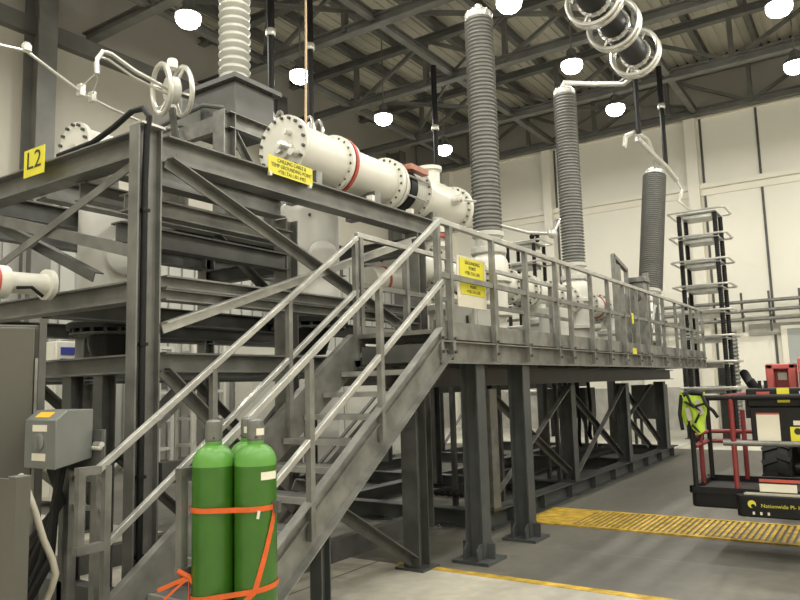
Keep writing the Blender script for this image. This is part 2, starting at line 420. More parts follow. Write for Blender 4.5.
pb = thing('porcelain_bushing', 'pale ribbed porcelain bushing standing on the dark turret box', 'bushing', (6.37, 6.8, 5.58))
prof = [(.15, 0), (.15, .05), (.12, .08), (.13, .12)]
z = .12
while z < 2.5:
    prof += [(.178, z), (.208, z+.025), (.214, z+.045), (.19, z+.08), (.174, z+.1)]; z += .112
prof += [(.12, z), (.12, z+.2)]
MB().lathe(prof, (6.37, 6.8, 5.58), (0,0,1), 32).build('porcelain_shell', 'porcelain', pb)
MB().lathe([(.2, -.0), (.2, .035)], (6.37, 6.8, 5.58)).bolts((6.37, 6.8, 5.61), (0,0,1), .18, 12, .015, .03).build('base_flange', 'steel_dark', pb)
MB().lathe([(.1, 0), (.1, .3), (.04, .32), (.04, .5)], (6.37, 6.8, 8.2)).build('terminal', 'alu', pb)

# wheel-shaped corona ring with tube
cx, cy, cz = 4.97, 6.3, 5.0
cr = thing('corona_ring', 'wheel shaped double aluminium corona ring beside the turret box', 'corona ring', (cx, cy, cz))
ax = V((.8, -.25, .1)).normalized()
MB().ring(V((cx, cy, cz))-ax*.12, ax, .265, .028).ring(V((cx, cy, cz))+ax*.12, ax, .265, .028).build('ring', 'alu', cr)
MB().lathe([(.13, -.06), (.15, -.05), (.15, .05), (.13, .06)], (cx, cy, cz), ax).build('hub', 'tank', cr)
mb = MB()
for k in range(4):
    t = k*math.pi/2+.5; a = ax.cross(V((0,0,1))).normalized(); b = ax.cross(a)
    for sgn in (-.12, .12): mb.bar(V((cx, cy, cz)), V((cx, cy, cz))+ax*sgn+(a*math.cos(t)+b*math.sin(t))*.265, .03, .02)
mb.build('spoke', 'alu', cr)
MB().lathe([(.06, 0), (.06, .09), (.05, .11)], (cx, cy, cz+.25)).build('cap', 'white', cr)
MB().bar((cx, cy, cz-.2), (cx+.35, cy+.2, 3.65), .06, .06).build('support', 'steel_dark', cr)
MB().tube([(4.05, 6.3, 4.86), (4.045, 6.3, 5.02), (4.11, 6.3, 5.12), (4.21, 6.3, 5.13), (4.49, 6.3, 5.05), (4.95, 6.3, 4.99)], .022, 10).tube([(4.07, 6.36, 4.90), (4.06, 6.36, 5.0), (4.12, 6.36, 5.08), (4.21, 6.36, 5.09), (4.5, 6.36, 5.01), (4.95, 6.34, 4.95)], .013, 8).build('bus_tube', 'alu', cr)

# conductor line crossing at top left
cl = thing('overhead_conductor', 'thin bare conductor sloping past the dark wall column down to the corner column', 'cable', (4.4, 7.0, 4.9))
MB().tube([(2.6, 7.0, 5.02), (3.43, 7.0, 5.13), (3.7, 7.0, 5.17), (4.01, 7.0, 5.05), (4.36, 7.0, 4.92), (4.67, 7.0, 4.87), (5.2, 7.0, 4.82), (5.62, 7.0, 4.9)], .016, 8).build('conductor', 'alu', cl)
MB().lathe([(.045, 0), (.05, .06), (.03, .09)], (3.7, 7.0, 5.17)).build('clamp', 'alu', cl)
MB().box(4.28, 4.34, 6.96, 7.04, 4.89, 5.02).build('clamp', 'alu', cl)
MB().box(4.42, 4.47, 6.96, 7.04, 4.87, 4.98).build('clamp', 'alu', cl)
MB().tube([(4.31, 7.0, 5.0), (4.18, 6.6, 4.95), (4.05, 6.3, 4.88)], .007, 6).tube([(4.45, 7.0, 4.96), (4.25, 6.6, 4.95), (4.07, 6.36, 4.92)], .007, 6).build('dropper', 'alu', cl)

# ------------------------------------------------------------------ horizontal gas-insulated bus (top)
Y0, Z0 = 4.95, 4.15
def flange(mb, x, R, w=.06): mb.lathe([(R, -w/2), (R, w/2)], (x, Y0, Z0), (1,0,0), 36)
gt = thing('gas_insulated_busduct', 'white flanged horizontal gas tank lying along the top beam', 'gas tank', (5.35, Y0, 3.63))
MB().lathe([(.30, 0), (.29, .05), (.285, .93)], (5.36, Y0, Z0), (1,0,0), 40).build('tank_body', 'white', gt)
e = MB(); flange(e, 5.34, .335, .07); ef = e.build('end_flange', 'white', gt)
MB().bolts((5.33, Y0, Z0), (1,0,0), .30, 18, .017, .055).build('bolt_ring', 'steel_dark', ef)
mb = MB().lathe([(.10, 0), (.10, .04), (.05, .05), (.05, .09)], (5.30, 4.93, 4.10), (-1,0,0), 16); mb.tube([(5.24, 4.93, 4.1), (5.2, 4.85, 4.12), (5.24, 4.76, 4.08)], .03, 8); mb.lathe([(.03, 0), (.03, .08)], (5.3, 4.85, 4.27), (-1,0,0), 10); mb.lathe([(.04, 0), (.04, .1)], (5.3, 4.75, 4.03), (-1,0,0), 10)
mb.build('valve', 'alu', ef)
for x_, r_, w_ in ((6.29, .335, .06), (6.44, .32, .05)):
    e = MB(); flange(e, x_, r_, w_); e.build('flange', 'white', gt)
MB().bolts((6.33, Y0, Z0), (1,0,0), .30, 20, .016, .07).build('bolt_ring', 'steel_dark', gt)
e = MB(); flange(e, 6.38, .335, .05); e.build('red_ring', 'redband', gt)
MB().lathe([(.255, 0), (.255, .86)], (6.46, Y0, Z0), (1,0,0), 36).build('tank_body', 'white', gt)
for x_, r_, w_ in ((7.34, .33, .06), (7.42, .33, .05)):
    e = MB(); flange(e, x_, r_, w_); e.build('flange', 'white', gt)
MB().bolts((7.38, Y0, Z0), (1,0,0), .295, 20, .016, .08).build('bolt_ring', 'steel_dark', gt)
prof = []; x = 0
while x < .55: prof += [(.25, x), (.28, x+.02), (.28, x+.03), (.25, x+.05)]; x += .06
MB().lathe(prof, (7.45, Y0, Z0), (1,0,0), 32).build('bellows', 'tank', gt)
MB().lathe([(.288, 0), (.288, .16)], (7.58, Y0, Z0), (1,0,0), 32).build('insulating_band', 'black', gt)
for t in (-.5, .3, 1.1, 1.9, 2.7, 3.5):
    yy, zz = Y0-.31*math.cos(t), Z0+.31*math.sin(t); MB().tube([(7.4, yy, zz), (8.05, yy, zz)], .014, 6).build('tie_rod', 'galv_light', gt)
MB().box(7.5, 7.95, Y0-.33, Y0-.23, Z0+.18, Z0+.25).build('copper_link', 'copper', gt)
for x_, r_, w_ in ((8.04, .34, .06), (8.12, .33, .06)):
    e = MB(); flange(e, x_, r_, w_); e.build('flange', 'white', gt)
MB().bolts((8.08, Y0, Z0), (1,0,0), .305, 20, .016, .08).build('bolt_ring', 'steel_dark', gt)
MB().lathe([(.29, 0), (.29, 1.0), (.27, 1.1)], (8.15, Y0, Z0), (1,0,0), 36).build('tank_body', 'white', gt)
MB().cyl((8.55, Y0, Z0+.15), (8.55, Y0, Z0+.42), .17).lathe([(.2, 0), (.2, .05)], (8.55, Y0, Z0+.42)).build('top_port', 'white', gt)
e = MB(); flange(e, 9.28, .34, .08); ef = e.build('end_flange', 'white', gt)
MB().bolts((9.28, Y0, Z0), (1,0,0), .305, 20, .016, .06).build('bolt_ring', 'steel_dark', ef)
MB().cyl((8.75, Y0-.26, Z0), (8.75, Y0-.40, Z0), .07).cyl((8.75, Y0-.4, Z0), (8.75, Y0-.44, Z0), .04).tube([(8.75, Y0-.4, Z0), (9.0, Y0-.42, Z0+.02), (9.25, Y0-.40, Z0+.06)], .02, 6).build('valve', 'alu', gt)
MB().cyl((8.65, Y0, Z0-.2), (8.65, Y0, 3.42), .16).lathe([(.24, 0), (.24, .06)], (8.65, Y0, 3.50)).lathe([(.22, 0), (.22, .05)], (8.65, Y0, 3.70)).build('down_port', 'white', gt)
MB().lathe([(.245, 0), (.245, .04)], (8.65, Y0, 3.63)).build('red_ring', 'redband', gt)
for x in (5.7, 6.9, 8.3): MB().box(x-.06, x+.06, Y0-.22, Y0+.22, 3.62, 3.92).build('saddle', 'galv', gt)
for x in (6.35, 7.15): MB().box(x, x+.05, 4.42, 4.5, 3.645, 3.72).build('clip', 'white', gt)

MAPX = [(0, 0), (5.34, 5.34), (6.38, 6.17), (7.38, 7.16), (8.08, 7.8), (9.28, 8.85), (20, 19.57)]
def remap(o):
    for c in kids(o):
        for v in c.data.vertices:
            x = v.co.x+5.35
            for (a, b), (a2, b2) in zip(MAPX, MAPX[1:]):
                if a <= x < a2: v.co.x = b+(x-a)*(b2-b)/(a2-a)-5.35; break
        remap(c)
remap(gt)

# second-phase bus end far left
tb = thing('gas_insulated_busduct', 'white bolted tank end standing behind the L2 beam', 'gas tank', (4.85, 8.0, 3.66))
MB().lathe([(.26, 0), (.26, 1.9)], (4.9, 8.0, 4.68), (1,0,0), 32).build('tank_body', 'white', tb)
MB().lathe([(.31, 0), (.31, .06)], (4.85, 8.0, 4.68), (1,0,0), 32).build('end_flange', 'white', tb)
MB().bolts((4.86, 8.0, 4.68), (1,0,0), .27, 14, .02, .05).build('bolt_ring', 'steel_dark', tb)
MB().lathe([(.09, 0), (.09, .05)], (4.85, 7.95, 4.6), (-1,0,0), 12).build('valve', 'alu', tb)
for x in (5.2, 6.3): MB().box(x, x+.15, 7.8, 8.2, 3.65, 4.45).build('saddle', 'galv', tb)

# signs
sg = thing('grounding_point_sign', 'yellow cable and grounding point sign in front of the white tank end flange', 'sign', (4.9, 4.46, 3.63))
MB().box(4.53, 5.13, 4.398, 4.404, 3.585, 3.755).build('plate', 'yellow', sg)
for i, t_ in enumerate(['CHILLING CABLE &', 'TEMP GROUNDING POINT', '+TB1.TA1.U01-M02']):
    text('lettering', t_, .05, (4.84, 4.396, 3.722-i*.052), (1,0,0), (0,0,1), 'ink', sg, stretch=.92)
for x in (4.54, 5.08): MB().box(x, x+.03, 4.392, 4.42, 3.56, 3.60).build('clip', 'white', sg)
sl = thing('phase_sign', 'yellow L2 sign fixed on the left beam of the frame', 'sign', (3.23, 5.9, 3.6))
MB().box(3.225, 3.232, 5.755, 6.075, 3.535, 3.78).build('plate', 'yellow', sl)
text('lettering', 'L2', .225, (3.223, 5.915, 3.67), (0,-1,0), (0,0,1), 'ink', sl, stretch=1.1)
sw = thing('warning_sign', 'white board with two yellow warning stickers hung on the walkway rail', 'sign', (5.9, 3.2, 2.3))
MB().box(5.79, 6.37, 3.205, 3.215, 2.37, 2.86).build('board', 'signwhite', sw)
MB().box(5.83, 6.33, 3.199, 3.204, 2.66, 2.84).build('sticker', 'yellow', sw)
MB().box(5.84, 6.34, 3.199, 3.204, 2.49, 2.60).build('sticker', 'yellow', sw)
for i, s in enumerate(['GROUNDING', 'POINT', '+TB1.TA1.U01']): text('lettering', s, .05, (6.08, 3.197, 2.80-i*.05), (1,0,0), (0,0,1), 'ink', sw)
for i, s in enumerate(['POINT', '+TB1.TA1.U02']): text('lettering', s, .045, (6.09, 3.197, 2.57-i*.048), (1,0,0), (0,0,1), 'ink', sw)

# ------------------------------------------------------------------ vertical tanks
def vtank(x, y, label):
    t = thing('vertical_gas_tank', label, 'gas tank', (x, y, 2.5), 'vertical tanks hung in the frame')
    MB().lathe([(.36, 0), (.38, .02), (.38, 1.2), (.36, 1.29), (.30, 1.34), (0.01, 1.36)], (x, y, 2.5), (0,0,1), 44).build('shell', 'tank', t)
    d = V((-x, -y, 0)).normalized()
    MB().lathe([(.20, 0), (.20, .07), (.18, .08)], V((x, y, 3.15))+d*.33+V((.12, -.1, 0)), (V((0,-1,0))+d*.3), 32).build('hatch', 'tank', t)
    MB().lathe([(.36, -.1), (.47, -.1), (.47, -.04), (.40, 0)], (x, y, 2.5), (0,0,1), 40).build('base_ring', 'blacksteel', t)
    MB().lathe([(.33, -.02), (.44, -.02), (.44, .0)], (x, y, 2.36), (0,0,1), 40).bolts((x, y, 2.38), (0,0,1), .42, 20, .02, .05).build('base_ring', 'steel_dark', t)
    MB().lathe([(.2, 0), (.26, .2), (.26, .30)], (x, y, 2.04), (0,0,1), 30).build('lower_cone', 'blacksteel', t)
    MB().lathe([(.018, 0), (.018, .04)], V((x, y, 3.65))+V((-.26, -.26, 0)), (-1,-1,0), 8).build('lifting_eye', 'steel_dark', t)
    return t
vt = vtank(6.45, 5.62, 'pale grey vertical tank under the middle of the white horizontal tank')
dup(vt, (4.64, 6.80, 2.42), 'pale grey vertical tank hung below the L2 beam, behind the corner column')

# white valve pipe at far left
wp = thing('flanged_pipe', 'white flanged pipe stub in front of the tank under the L2 beam', 'pipe', (2.7, 5.45, 2.5))
MB().tube([(2.2, 5.5, 2.5), (3.15, 5.5, 2.53)], .085, 20).lathe([(.13, 0), (.13, .22)], (2.55, 5.5, 2.51), (1,0,.02), 24).build('pipe', 'white', wp)
for x_, r_, z_ in ((3.12, .125, 2.53), (2.76, .13, 2.515), (2.42, .15, 2.5)): MB().lathe([(r_, 0), (r_, .045)], (x_, 5.5, z_), (1,0,0), 24).build('flange', 'white', wp)
MB().lathe([(.134, 0), (.134, .02)], (2.70, 5.5, 2.515), (1,0,0), 24).build('red_ring', 'redband', wp)
MB().tube([(2.85, 5.41, 2.47), (2.95, 5.38, 2.48), (3.05, 5.4, 2.42)], .014, 6).build('hose', 'black', wp)
MB().box(2.6, 2.66, 5.4, 5.6, 2.15, 2.42).build('support', 'steel_dark', wp)

# ------------------------------------------------------------------ lower bus along the walkway
lb = thing('lower_gas_busduct', 'long white flanged gas pipe running behind the walkway rail under the tall bushings', 'gas pipe', (7.4, 4.95, 2.4))
ZB = 3.2
MB().lathe([(.23, 0), (.23, 10.3)], (7.4, 4.95, ZB), (1,0,0), 32).build('pipe', 'white', lb)
for x in (7.45, 8.0, 8.25, 9.2, 9.4, 10.5, 11.2, 11.35, 12.4, 13.2, 14.3, 15.2, 15.35, 16.5, 17.6):
    fg = MB().lathe([(.30, 0), (.30, .06)], (x, 4.95, ZB), (1,0,0), 30).build('flange', 'white', lb); MB().bolts((x+.03, 4.95, ZB), (1,0,0), .27, 16, .017, .07).build('bolt_ring', 'steel_dark', fg)
for x in (9.0, 14.9): MB().lathe([(.25, 0), (.25, .03)], (x, 4.95, ZB), (1,0,0), 30).build('red_ring', 'redband', lb)
for x in (8.5, 11.8, 15.8):
    MB().lathe([(.26, 0), (.26, .06), (.2, .08), (.2, .5), (.26, .55), (.26, .62), (.16, .66), (.16, .9)], (x, 4.95, 2.1), (0,0,1), 28).build('support_insulator', 'tank', lb)
# inclined pipe towards the back
MB().tube([(6.9, 5.05, 2.93), (7.3, 5.0, 2.98), (7.5, 4.95, 3.02)], .16, 20).build('branch_pipe', 'white', lb)
MB().lathe([(.17, 0), (.17, .04)], (7.1, 5.025, 2.955), (1,0,.1), 24).build('red_ring', 'redband', lb)

# ------------------------------------------------------------------ tall composite bushings
def bushing(x, y, zb, label, length=3.55, axis=(0,0,1), zf=2.1, k=1.0):
    o = V((x, y, zb)); a = V(axis).normalized()
    t = thing('composite_bushing', label, 'bushing', (x, y, zb), 'tall ribbed grey bushings')
    prof = [(.2, 0)]; n = 56; p = length/n
    for i in range(n):
        z = i*p; prof += [(.205*k, z+.12*p), (.232*k, z+.30*p), (.236*k, z+.46*p), (.212*k, z+.72*p), (.205*k, z+.9*p)]
    prof += [(.2, length)]
    MB().lathe(prof, o, a, 36).build('shed_column', 'composite', t)
    MB().lathe([(.215, 0), (.225, .03), (.225, .10), (.15, .16), (.06, .18), (.06, .26)], o+a*length, a, 30).bolts(o+a*(length+.11), a, .19, 10, .016, .03).build('top_cap', 'alu', t)
    MB().lathe([(.25, 0), (.25, -.07), (.20, -.09), (.20, -.24), (.28, -.26), (.28, -.34), (.22, -.36)], o, a, 32).bolts(o-a*.3, a, .25, 14, .018, .06).build('base_flange', 'tank', t)
    MB().lathe([(.22, -.36), (.27, -.42), (.30, -.5), (.30, -.72), (.34, -.74), (.34, -.80), (.27, -.82), (.27, -1.25), (.33, -1.27), (.33, -1.33), (.24, -1.35), (.24, zf-zb)], o, (0,0,1) if axis == (0,0,1) else a, 32).build('housing', 'white', t)
    return t
b1 = bushing(9.98, 4.95, 4.0, 'largest ribbed grey bushing, standing beyond the end of the white horizontal tank')
dup(b1, (13.82, 4.95, 4.0), 'upright ribbed grey bushing linked by a tube to the suspended rings')
bushing(17.45, 4.4, 3.75, 'leaning ribbed grey bushing behind the framed panel, beside the tiered rack', 3.05, (.22, -.04, .96), 2.5, 1.2)

# ------------------------------------------------------------------ suspended string of corona rings
st = thing('suspended_reactor_string', 'dark horizontal cylinders between large aluminium rings hanging under the roof', 'suspended conductor', (12.0, 3.3, 7.75))
for x in (10.85, 11.88, 13.2):
    mb = MB()
    mb.ring((x-.07, 3.3, 7.75), (1,0,0), .43, .036, 44).ring((x+.08, 3.3, 7.75), (1,0,0), .43, .036, 44)
    for k in range(6):
        t = k*math.pi/3+.3; mb.bar((x-.07, 3.3+.43*math.cos(t), 7.75+.43*math.sin(t)), (x+.08, 3.3+.43*math.cos(t), 7.75+.43*math.sin(t)), .09, .02, (0, math.cos(t), math.sin(t)))
    rg = mb.build('corona_ring', 'alu', st)
    mb = MB()
    for k in range(4):
        t = k*math.pi/2+.5; mb.bar((x, 3.3+.2*math.cos(t), 7.75+.2*math.sin(t)), (x, 3.3+.41*math.cos(t), 7.75+.41*math.sin(t)), .03, .03, (1,0,0))
    mb.lathe([(.275, -.03), (.275, .03)], (x, 3.3, 7.75), (1,0,0), 30); mb.bolts((x, 3.3, 7.75), (1,0,0), .255, 16, .016, .06)
    mb.build('spider', 'alu', rg)
for a, b in ((9.6, 10.82), (10.88, 11.85), (11.91, 13.17)):
    mb = MB(); mb.lathe([(.235, 0), (.235, b-a)], (a, 3.3, 7.75), (1,0,0), 30); mb.build('cylinder', 'blacksteel', st)
MB().lathe([(.2, 0), (.2, .05)], (13.24, 3.3, 7.75), (1,0,0), 30).build('end_plate', 'alu', st)
for x in (10.85, 13.2): MB().tube([(x, 3.3, 8.16), (x, 3.3, 11.6)], .03, 8).build('hanger', 'roof_steel', st)
MB().tube([(13.25, 3.25, 7.40), (13.4, 3.6, 7.30), (13.6, 4.3, 7.55), (13.82, 4.95, 7.83)], .045, 10).build('link_tube', 'alu', st)
MB().tube([(13.25, 3.35, 7.45), (13.4, 3.7, 7.36), (13.6, 4.35, 7.60), (13.80, 4.95, 7.86)], .02, 8).build('link_tube', 'alu', st)

# ------------------------------------------------------------------ hanging rod insulators
def hanger(x, y, z0, label, zband, ring=True, top=9.93, r=.062):
    t = thing('suspension_insulator', label, 'insulator', (x, y, z0), 'black rod insulators hung from the roof')
    MB().tube([(x, y, z0+.02), (x, y, zband)], r, 14).build('lower_rod', 'black', t)
    MB().tube([(x, y, zband), (x, y, top)], r*1.15, 14).build('upper_rod', 'blacksteel', t)
    MB().lathe([(.085, -.07), (.10, -.05), (.10, .05), (.085, .07)], (x, y, zband), (0,0,1), 18).build('collar', 'alu', t)
    if ring:
        MB().lathe([(.09, -.12), (.10, 0), (.06, .1)], (x, y, z0), (0,0,1), 16).build('end_cap', 'alu', t)
        mb = MB()
        for dx in (-.12, .16): mb.ring((x+dx, y-.03, z0-.15), (.85, -.5, 0), .30, .03)
        mb.build('corona_ring', 'alu', t)
    return t
hanger(9.35, 9.0, 6.66, 'black rod insulator hung behind the near end of the white tank', 8.34)
hanger(10.47, 9.0, 6.82, 'black rod insulator hung beside the tan rope', 8.5)
hanger(15.38, 9.0, 6.6, 'black rod insulator hung behind the far end of the white tank', 8.24)
hanger(19.1, 4.2, 7.2, 'black rod insulator ending at the low end of the looped jumper tube', 8.83, False)
hanger(16.6, 4.2, 7.35, 'black rod insulator ending at the looped top of the jumper tube', 8.9, False)
MB_ = MB().tube([(8.78, 7.6, 11.6), (8.74, 7.6, 7.5), (8.60, 7.55, 3.66)], .022, 6).build('rope', 'rope')
tag(MB_, 'thin tan rope hanging from the roof behind the white tank', 'rope')

# busbar between leaning bushing, hangers and rack
bb = thing('jumper_busbar', 'looped aluminium jumper tube at the top of the leaning bushing', 'busbar', (18.2, 4.3, 7.0))
MB().tube([(16.6, 4.25, 7.25), (17.4, 4.15, 7.1), (18.3, 4.0, 6.9), (19.0, 3.95, 6.75)], .07, 12).build('tube', 'alu', bb)
mb = MB()
for d in (0, .12):
    mb.tube([(16.35+d, 4.5, 7.05), (16.35+d, 4.45, 7.3), (16.55+d, 4.3, 7.42), (17.1+d, 4.15, 7.38), (17.7+d, 4.15, 7.1), (18.1+d, 4.25, 6.75)], .035, 8)
mb.build('loop', 'alu', bb)
mb = MB()
for d in (0, .14): mb.tube([(19.0+d, 3.95, 6.75), (19.1+d, 3.85, 6.5), (19.05+d, 3.95, 6.2), (19.2+d, 3.75, 5.98), (19.4, 3.6, 5.90)], .03, 8)
mb.build('flexible_lead', 'alu', bb)

# ------------------------------------------------------------------ tiered racks
def rack(x, y, label):
    t = thing('capacitor_rack', label, 'equipment rack', (x, y, 0), 'tiered racks with black insulators')
    zs = [5.86, 5.22, 4.58, 3.94, 3.30, 2.66, 2.02, 1.38]
    for z in zs:
        s = MB().box(x-.34, x+.34, y-.34, y+.34, z-.15, z+.03).box(x-.42, x+.42, y-.47, y+.47, z-.06, z-.03); s = s.build('shelf', 'galv_light', t)
        pts = []
        for cxx, cyy, a0 in ((.45, .58, 0), (-.45, .58, 90), (-.45, -.58, 180), (.45, -.58, 270)):
            for k in range(5):
                a = math.radians(a0+k*22.5); pts.append((x+cxx+.1*math.cos(a), y+cyy+.1*math.sin(a), z+.0))
        MB().tube(pts, .028, 8, True).build('grading_ring', 'alu', s)
    for i, z in enumerate(zs):
        z2 = zs[i+1] if i+1 < len(zs) else .0
        for sx in (-1, 1):
            for sy in (-1, 1):
                prof = []; h = z-.06-(z2-.03 if z2 else 0); zz = 0; n = max(3, int(h/.06))
                for k in range(n): prof += [(.052, zz), (.064, zz+h/n*.4), (.052, zz+h/n*.8)]; zz += h/n
                MB().lathe(prof, (x+sx*.39, y+sy*.43, z2-.03 if z2 else 0), (0,0,1), 12).build('post_insulator', 'black', t)
    return t
rk = rack(19.5, 3.55, 'tiered rack with black insulator legs, wired to the leaning bushing')
dup(rk, (20.2, 8.75, 0), 'tiered rack with black insulator legs, under the ball ended tube')
bt = thing('bent_busbar', 'aluminium tube with ball end above the farther tiered rack', 'busbar', (19.6, 8.6, 5.9))
MB().tube([(17.6, 9.9, 6.9), (18.6, 9.2, 6.35), (19.4, 8.3, 6.05), (19.6, 7.75, 5.98)], .06, 10).build('tube', 'alu', bt)
MB().ball((19.6, 7.62, 5.95), .15).build('ball', 'alu', bt)
MB().tube([(19.6, 7.6, 5.95), (20.6, 7.3, 7.3)], .05, 10).build('tube', 'alu', bt)
mb = MB()
for x, y, zt in ((20.2, 8.35, 6.15), (19.75, 8.33, 6.05)): mb.lathe([(.05, 0), (.09, .1), (.05, .15), (.09, .22), (.05, zt-5.89)], (x, y, 5.89), (0,0,1), 10)
mb.build('post_insulator', 'black', bt)

# ------------------------------------------------------------------ walkway
YN, YB, XA, XZ, ZD = 3.15, 4.05, 5.3, 16.7, 2.13
wk = thing('elevated_walkway', 'galvanised steel walkway with guard rails on dark columns, at the head of the stairs', 'walkway', (XA, YN, 0))
MB().box(XA, XZ, YN+.05, YB, ZD-.04, ZD).build('deck', 'galv', wk)
f = MB().C((XA, YN+.05, 1.93), (XZ, YN+.05, 1.93), .2, .08, 1).build('edge_channel', 'galv', wk)
MB().box(XA, XZ, YN+.03, YN+.045, 2.05, 2.21).build('kick_plate', 'galv', wk)
MB().C((XA, YB, 1.93), (XZ, YB, 1.93), .2, .08, -1).build('edge_channel', 'galv', wk)
MB().box(XA, XZ, YB-.02, YB-.005, 2.05, 2.21).build('kick_plate', 'galv', wk)
for k in range(12): MB().bar((XA+.05+k*1.03, YN+.06, 1.93), (XA+.05+k*1.03, YB-.06, 1.93), .06, .16).build('cross_beam', 'steel_dark', wk)
MB().I((XA+.2, 3.85, 1.72), (XZ-.3, 3.85, 1.72), .2, .16).build('bearer', 'turret', wk)
posts = [5.32, 5.53, 6.39, 7.2, 8.08, 8.54, 9.33, 10.06, 10.8, 11.52, 12.12, 13.18, 14.14, 14.82, 15.49, 16.05, 16.6]
for x in posts:
    p = MB().box(x-.023, x+.023, YN-.036, YN+.015, 1.86, 3.07).build('rail_post', 'galv', wk)
    for z in (1.93, 2.05): MB().lathe([(.016, 0), (.016, .02)], (x, YN-.04, z), (0,-1,0), 6).build('bolt', 'steel_dark', p)
MB().bar((XA, YN-.01, 3.09), (XZ, YN-.01, 3.09), .05, .05).build('top_rail', 'galv_light', wk, bevel=.005)
MB().bar((XA, YN-.01, 2.61), (XZ, YN-.01, 2.61), .035, .05).build('mid_rail', 'galv', wk)
for x in [5.4, 6.2, 7.1, 8.3, 9.2, 10.2, 11.0, 14.2, 15.2, 16.6]:
    MB().box(x-.025, x+.025, YB-.03, YB+.03, 1.86, 3.07).build('rail_post', 'galv', wk)
for a, b in ((5.35, 11.0), (14.2, 16.62)):
    MB().bar((a, YB, 3.09), (b, YB, 3.09), .05, .05).build('top_rail', 'galv_light', wk, bevel=.005)
    MB().bar((a, YB, 2.61), (b, YB, 2.61), .035, .05).build('mid_rail', 'galv', wk)
for z in (3.09, 2.61): MB().bar((16.68, YN, z), (16.68, YB, z), .05, .05).build('end_rail', 'galv_light', wk)
MB().box(16.64, 16.69, 3.56, 3.62, 1.9, 3.07).build('rail_post', 'galv', wk)
# columns with gusseted base plates
for x in (6.13, 7.19):
    c = MB().I((x, 3.27, .03), (x, 3.27, 1.84), .18, .17, .016, (0,1,0)).build('column', 'column', wk)
    MB().box(x-.19, x+.19, 3.08, 3.46, 0, .03).build('base_plate', 'column', c)
    for s in (-1, 1):
        for dy in (-.07, .07):
            mb = MB().add([(x+s*.08, 3.27+dy-.008, .03), (x+s*.17, 3.27+dy-.008, .03), (x+s*.17, 3.27+dy-.008, .12), (x+s*.12, 3.27+dy-.008, .17), (x+s*.08, 3.27+dy-.008, .17),
                    (x+s*.08, 3.27+dy+.008, .03), (x+s*.17, 3.27+dy+.008, .03), (x+s*.17, 3.27+dy+.008, .12), (x+s*.12, 3.27+dy+.008, .17), (x+s*.08, 3.27+dy+.008, .17)],
                   [(0,1,2,3,4), (9,8,7,6,5), (0,5,6,1), (1,6,7,2), (2,7,8,3), (3,8,9,4), (4,9,5,0)]); mb.build('gusset', 'column', c)
        MB().bar((x, 3.27+s*.08, .10), (x, 3.27+s*.17, .10), .016, .14).build('gusset', 'column', c)
for x in (7.52, 10.12, 12.83, 15.45):
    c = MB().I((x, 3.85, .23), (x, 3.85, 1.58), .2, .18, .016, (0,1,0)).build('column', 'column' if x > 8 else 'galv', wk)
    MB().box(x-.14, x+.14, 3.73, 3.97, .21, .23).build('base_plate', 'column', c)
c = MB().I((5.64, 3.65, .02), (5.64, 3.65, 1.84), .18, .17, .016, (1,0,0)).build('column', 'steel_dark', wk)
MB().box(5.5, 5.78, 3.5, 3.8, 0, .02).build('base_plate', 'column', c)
for p0, p1 in (((7.6, 3.85, 1.5), (10.0, 3.85, .35)), ((10.25, 3.9, 1.5), (12.7, 3.9, .3)), ((10.25, 3.82, .3), (12.7, 3.82, 1.5)), ((12.95, 3.9, 1.5), (15.3, 3.9, .35)), ((12.95, 3.82, .9), (14.2, 3.82, .35)), ((12.9, 3.82, .95), (14.5, 3.82, 1.5)), ((7.6, 3.82, .35), (10.0, 3.82, 1.5))):
    MB().L(p0, p1, .07).build('brace', 'galv' if p0[2] < .5 else 'steel_dark', wk)
MB().L((4.0, 3.65, .95), (5.56, 3.65, .06), .08).build('brace', 'steel_dark', wk)
MB().box(11.05, 11.25, YN-.045, YN-.04, 2.03, 2.12).box(11.1, 11.2, YN-.045, YN-.04, 2.5, 2.66).build('tag_plate', 'yellow', wk)

# ------------------------------------------------------------------ skid on the floor
sk = thing('floor_skid', 'grey steel base frame lying on the floor behind the walkway columns', 'base frame', (7.5, 3.75, 0))
for y in (3.85, 6.2, 8.2): MB().I((7.42, y, .105), (16.3, y, .105), .21, .2, .016).build('sill_beam', 'column', sk)
for x in (7.5, 10.12, 13.4, 16.25): MB().I((x, 3.95, .105), (x, 8.1, .105), .2, .18, .016).build('cross_beam', 'column', sk)
for x in (7.95, 8.9, 9.9, 10.9, 11.9, 12.9, 13.9, 14.9, 15.9): MB().box(x-.01, x+.01, 3.755, 3.85, .016, .19).build('stiffener', 'column', sk)

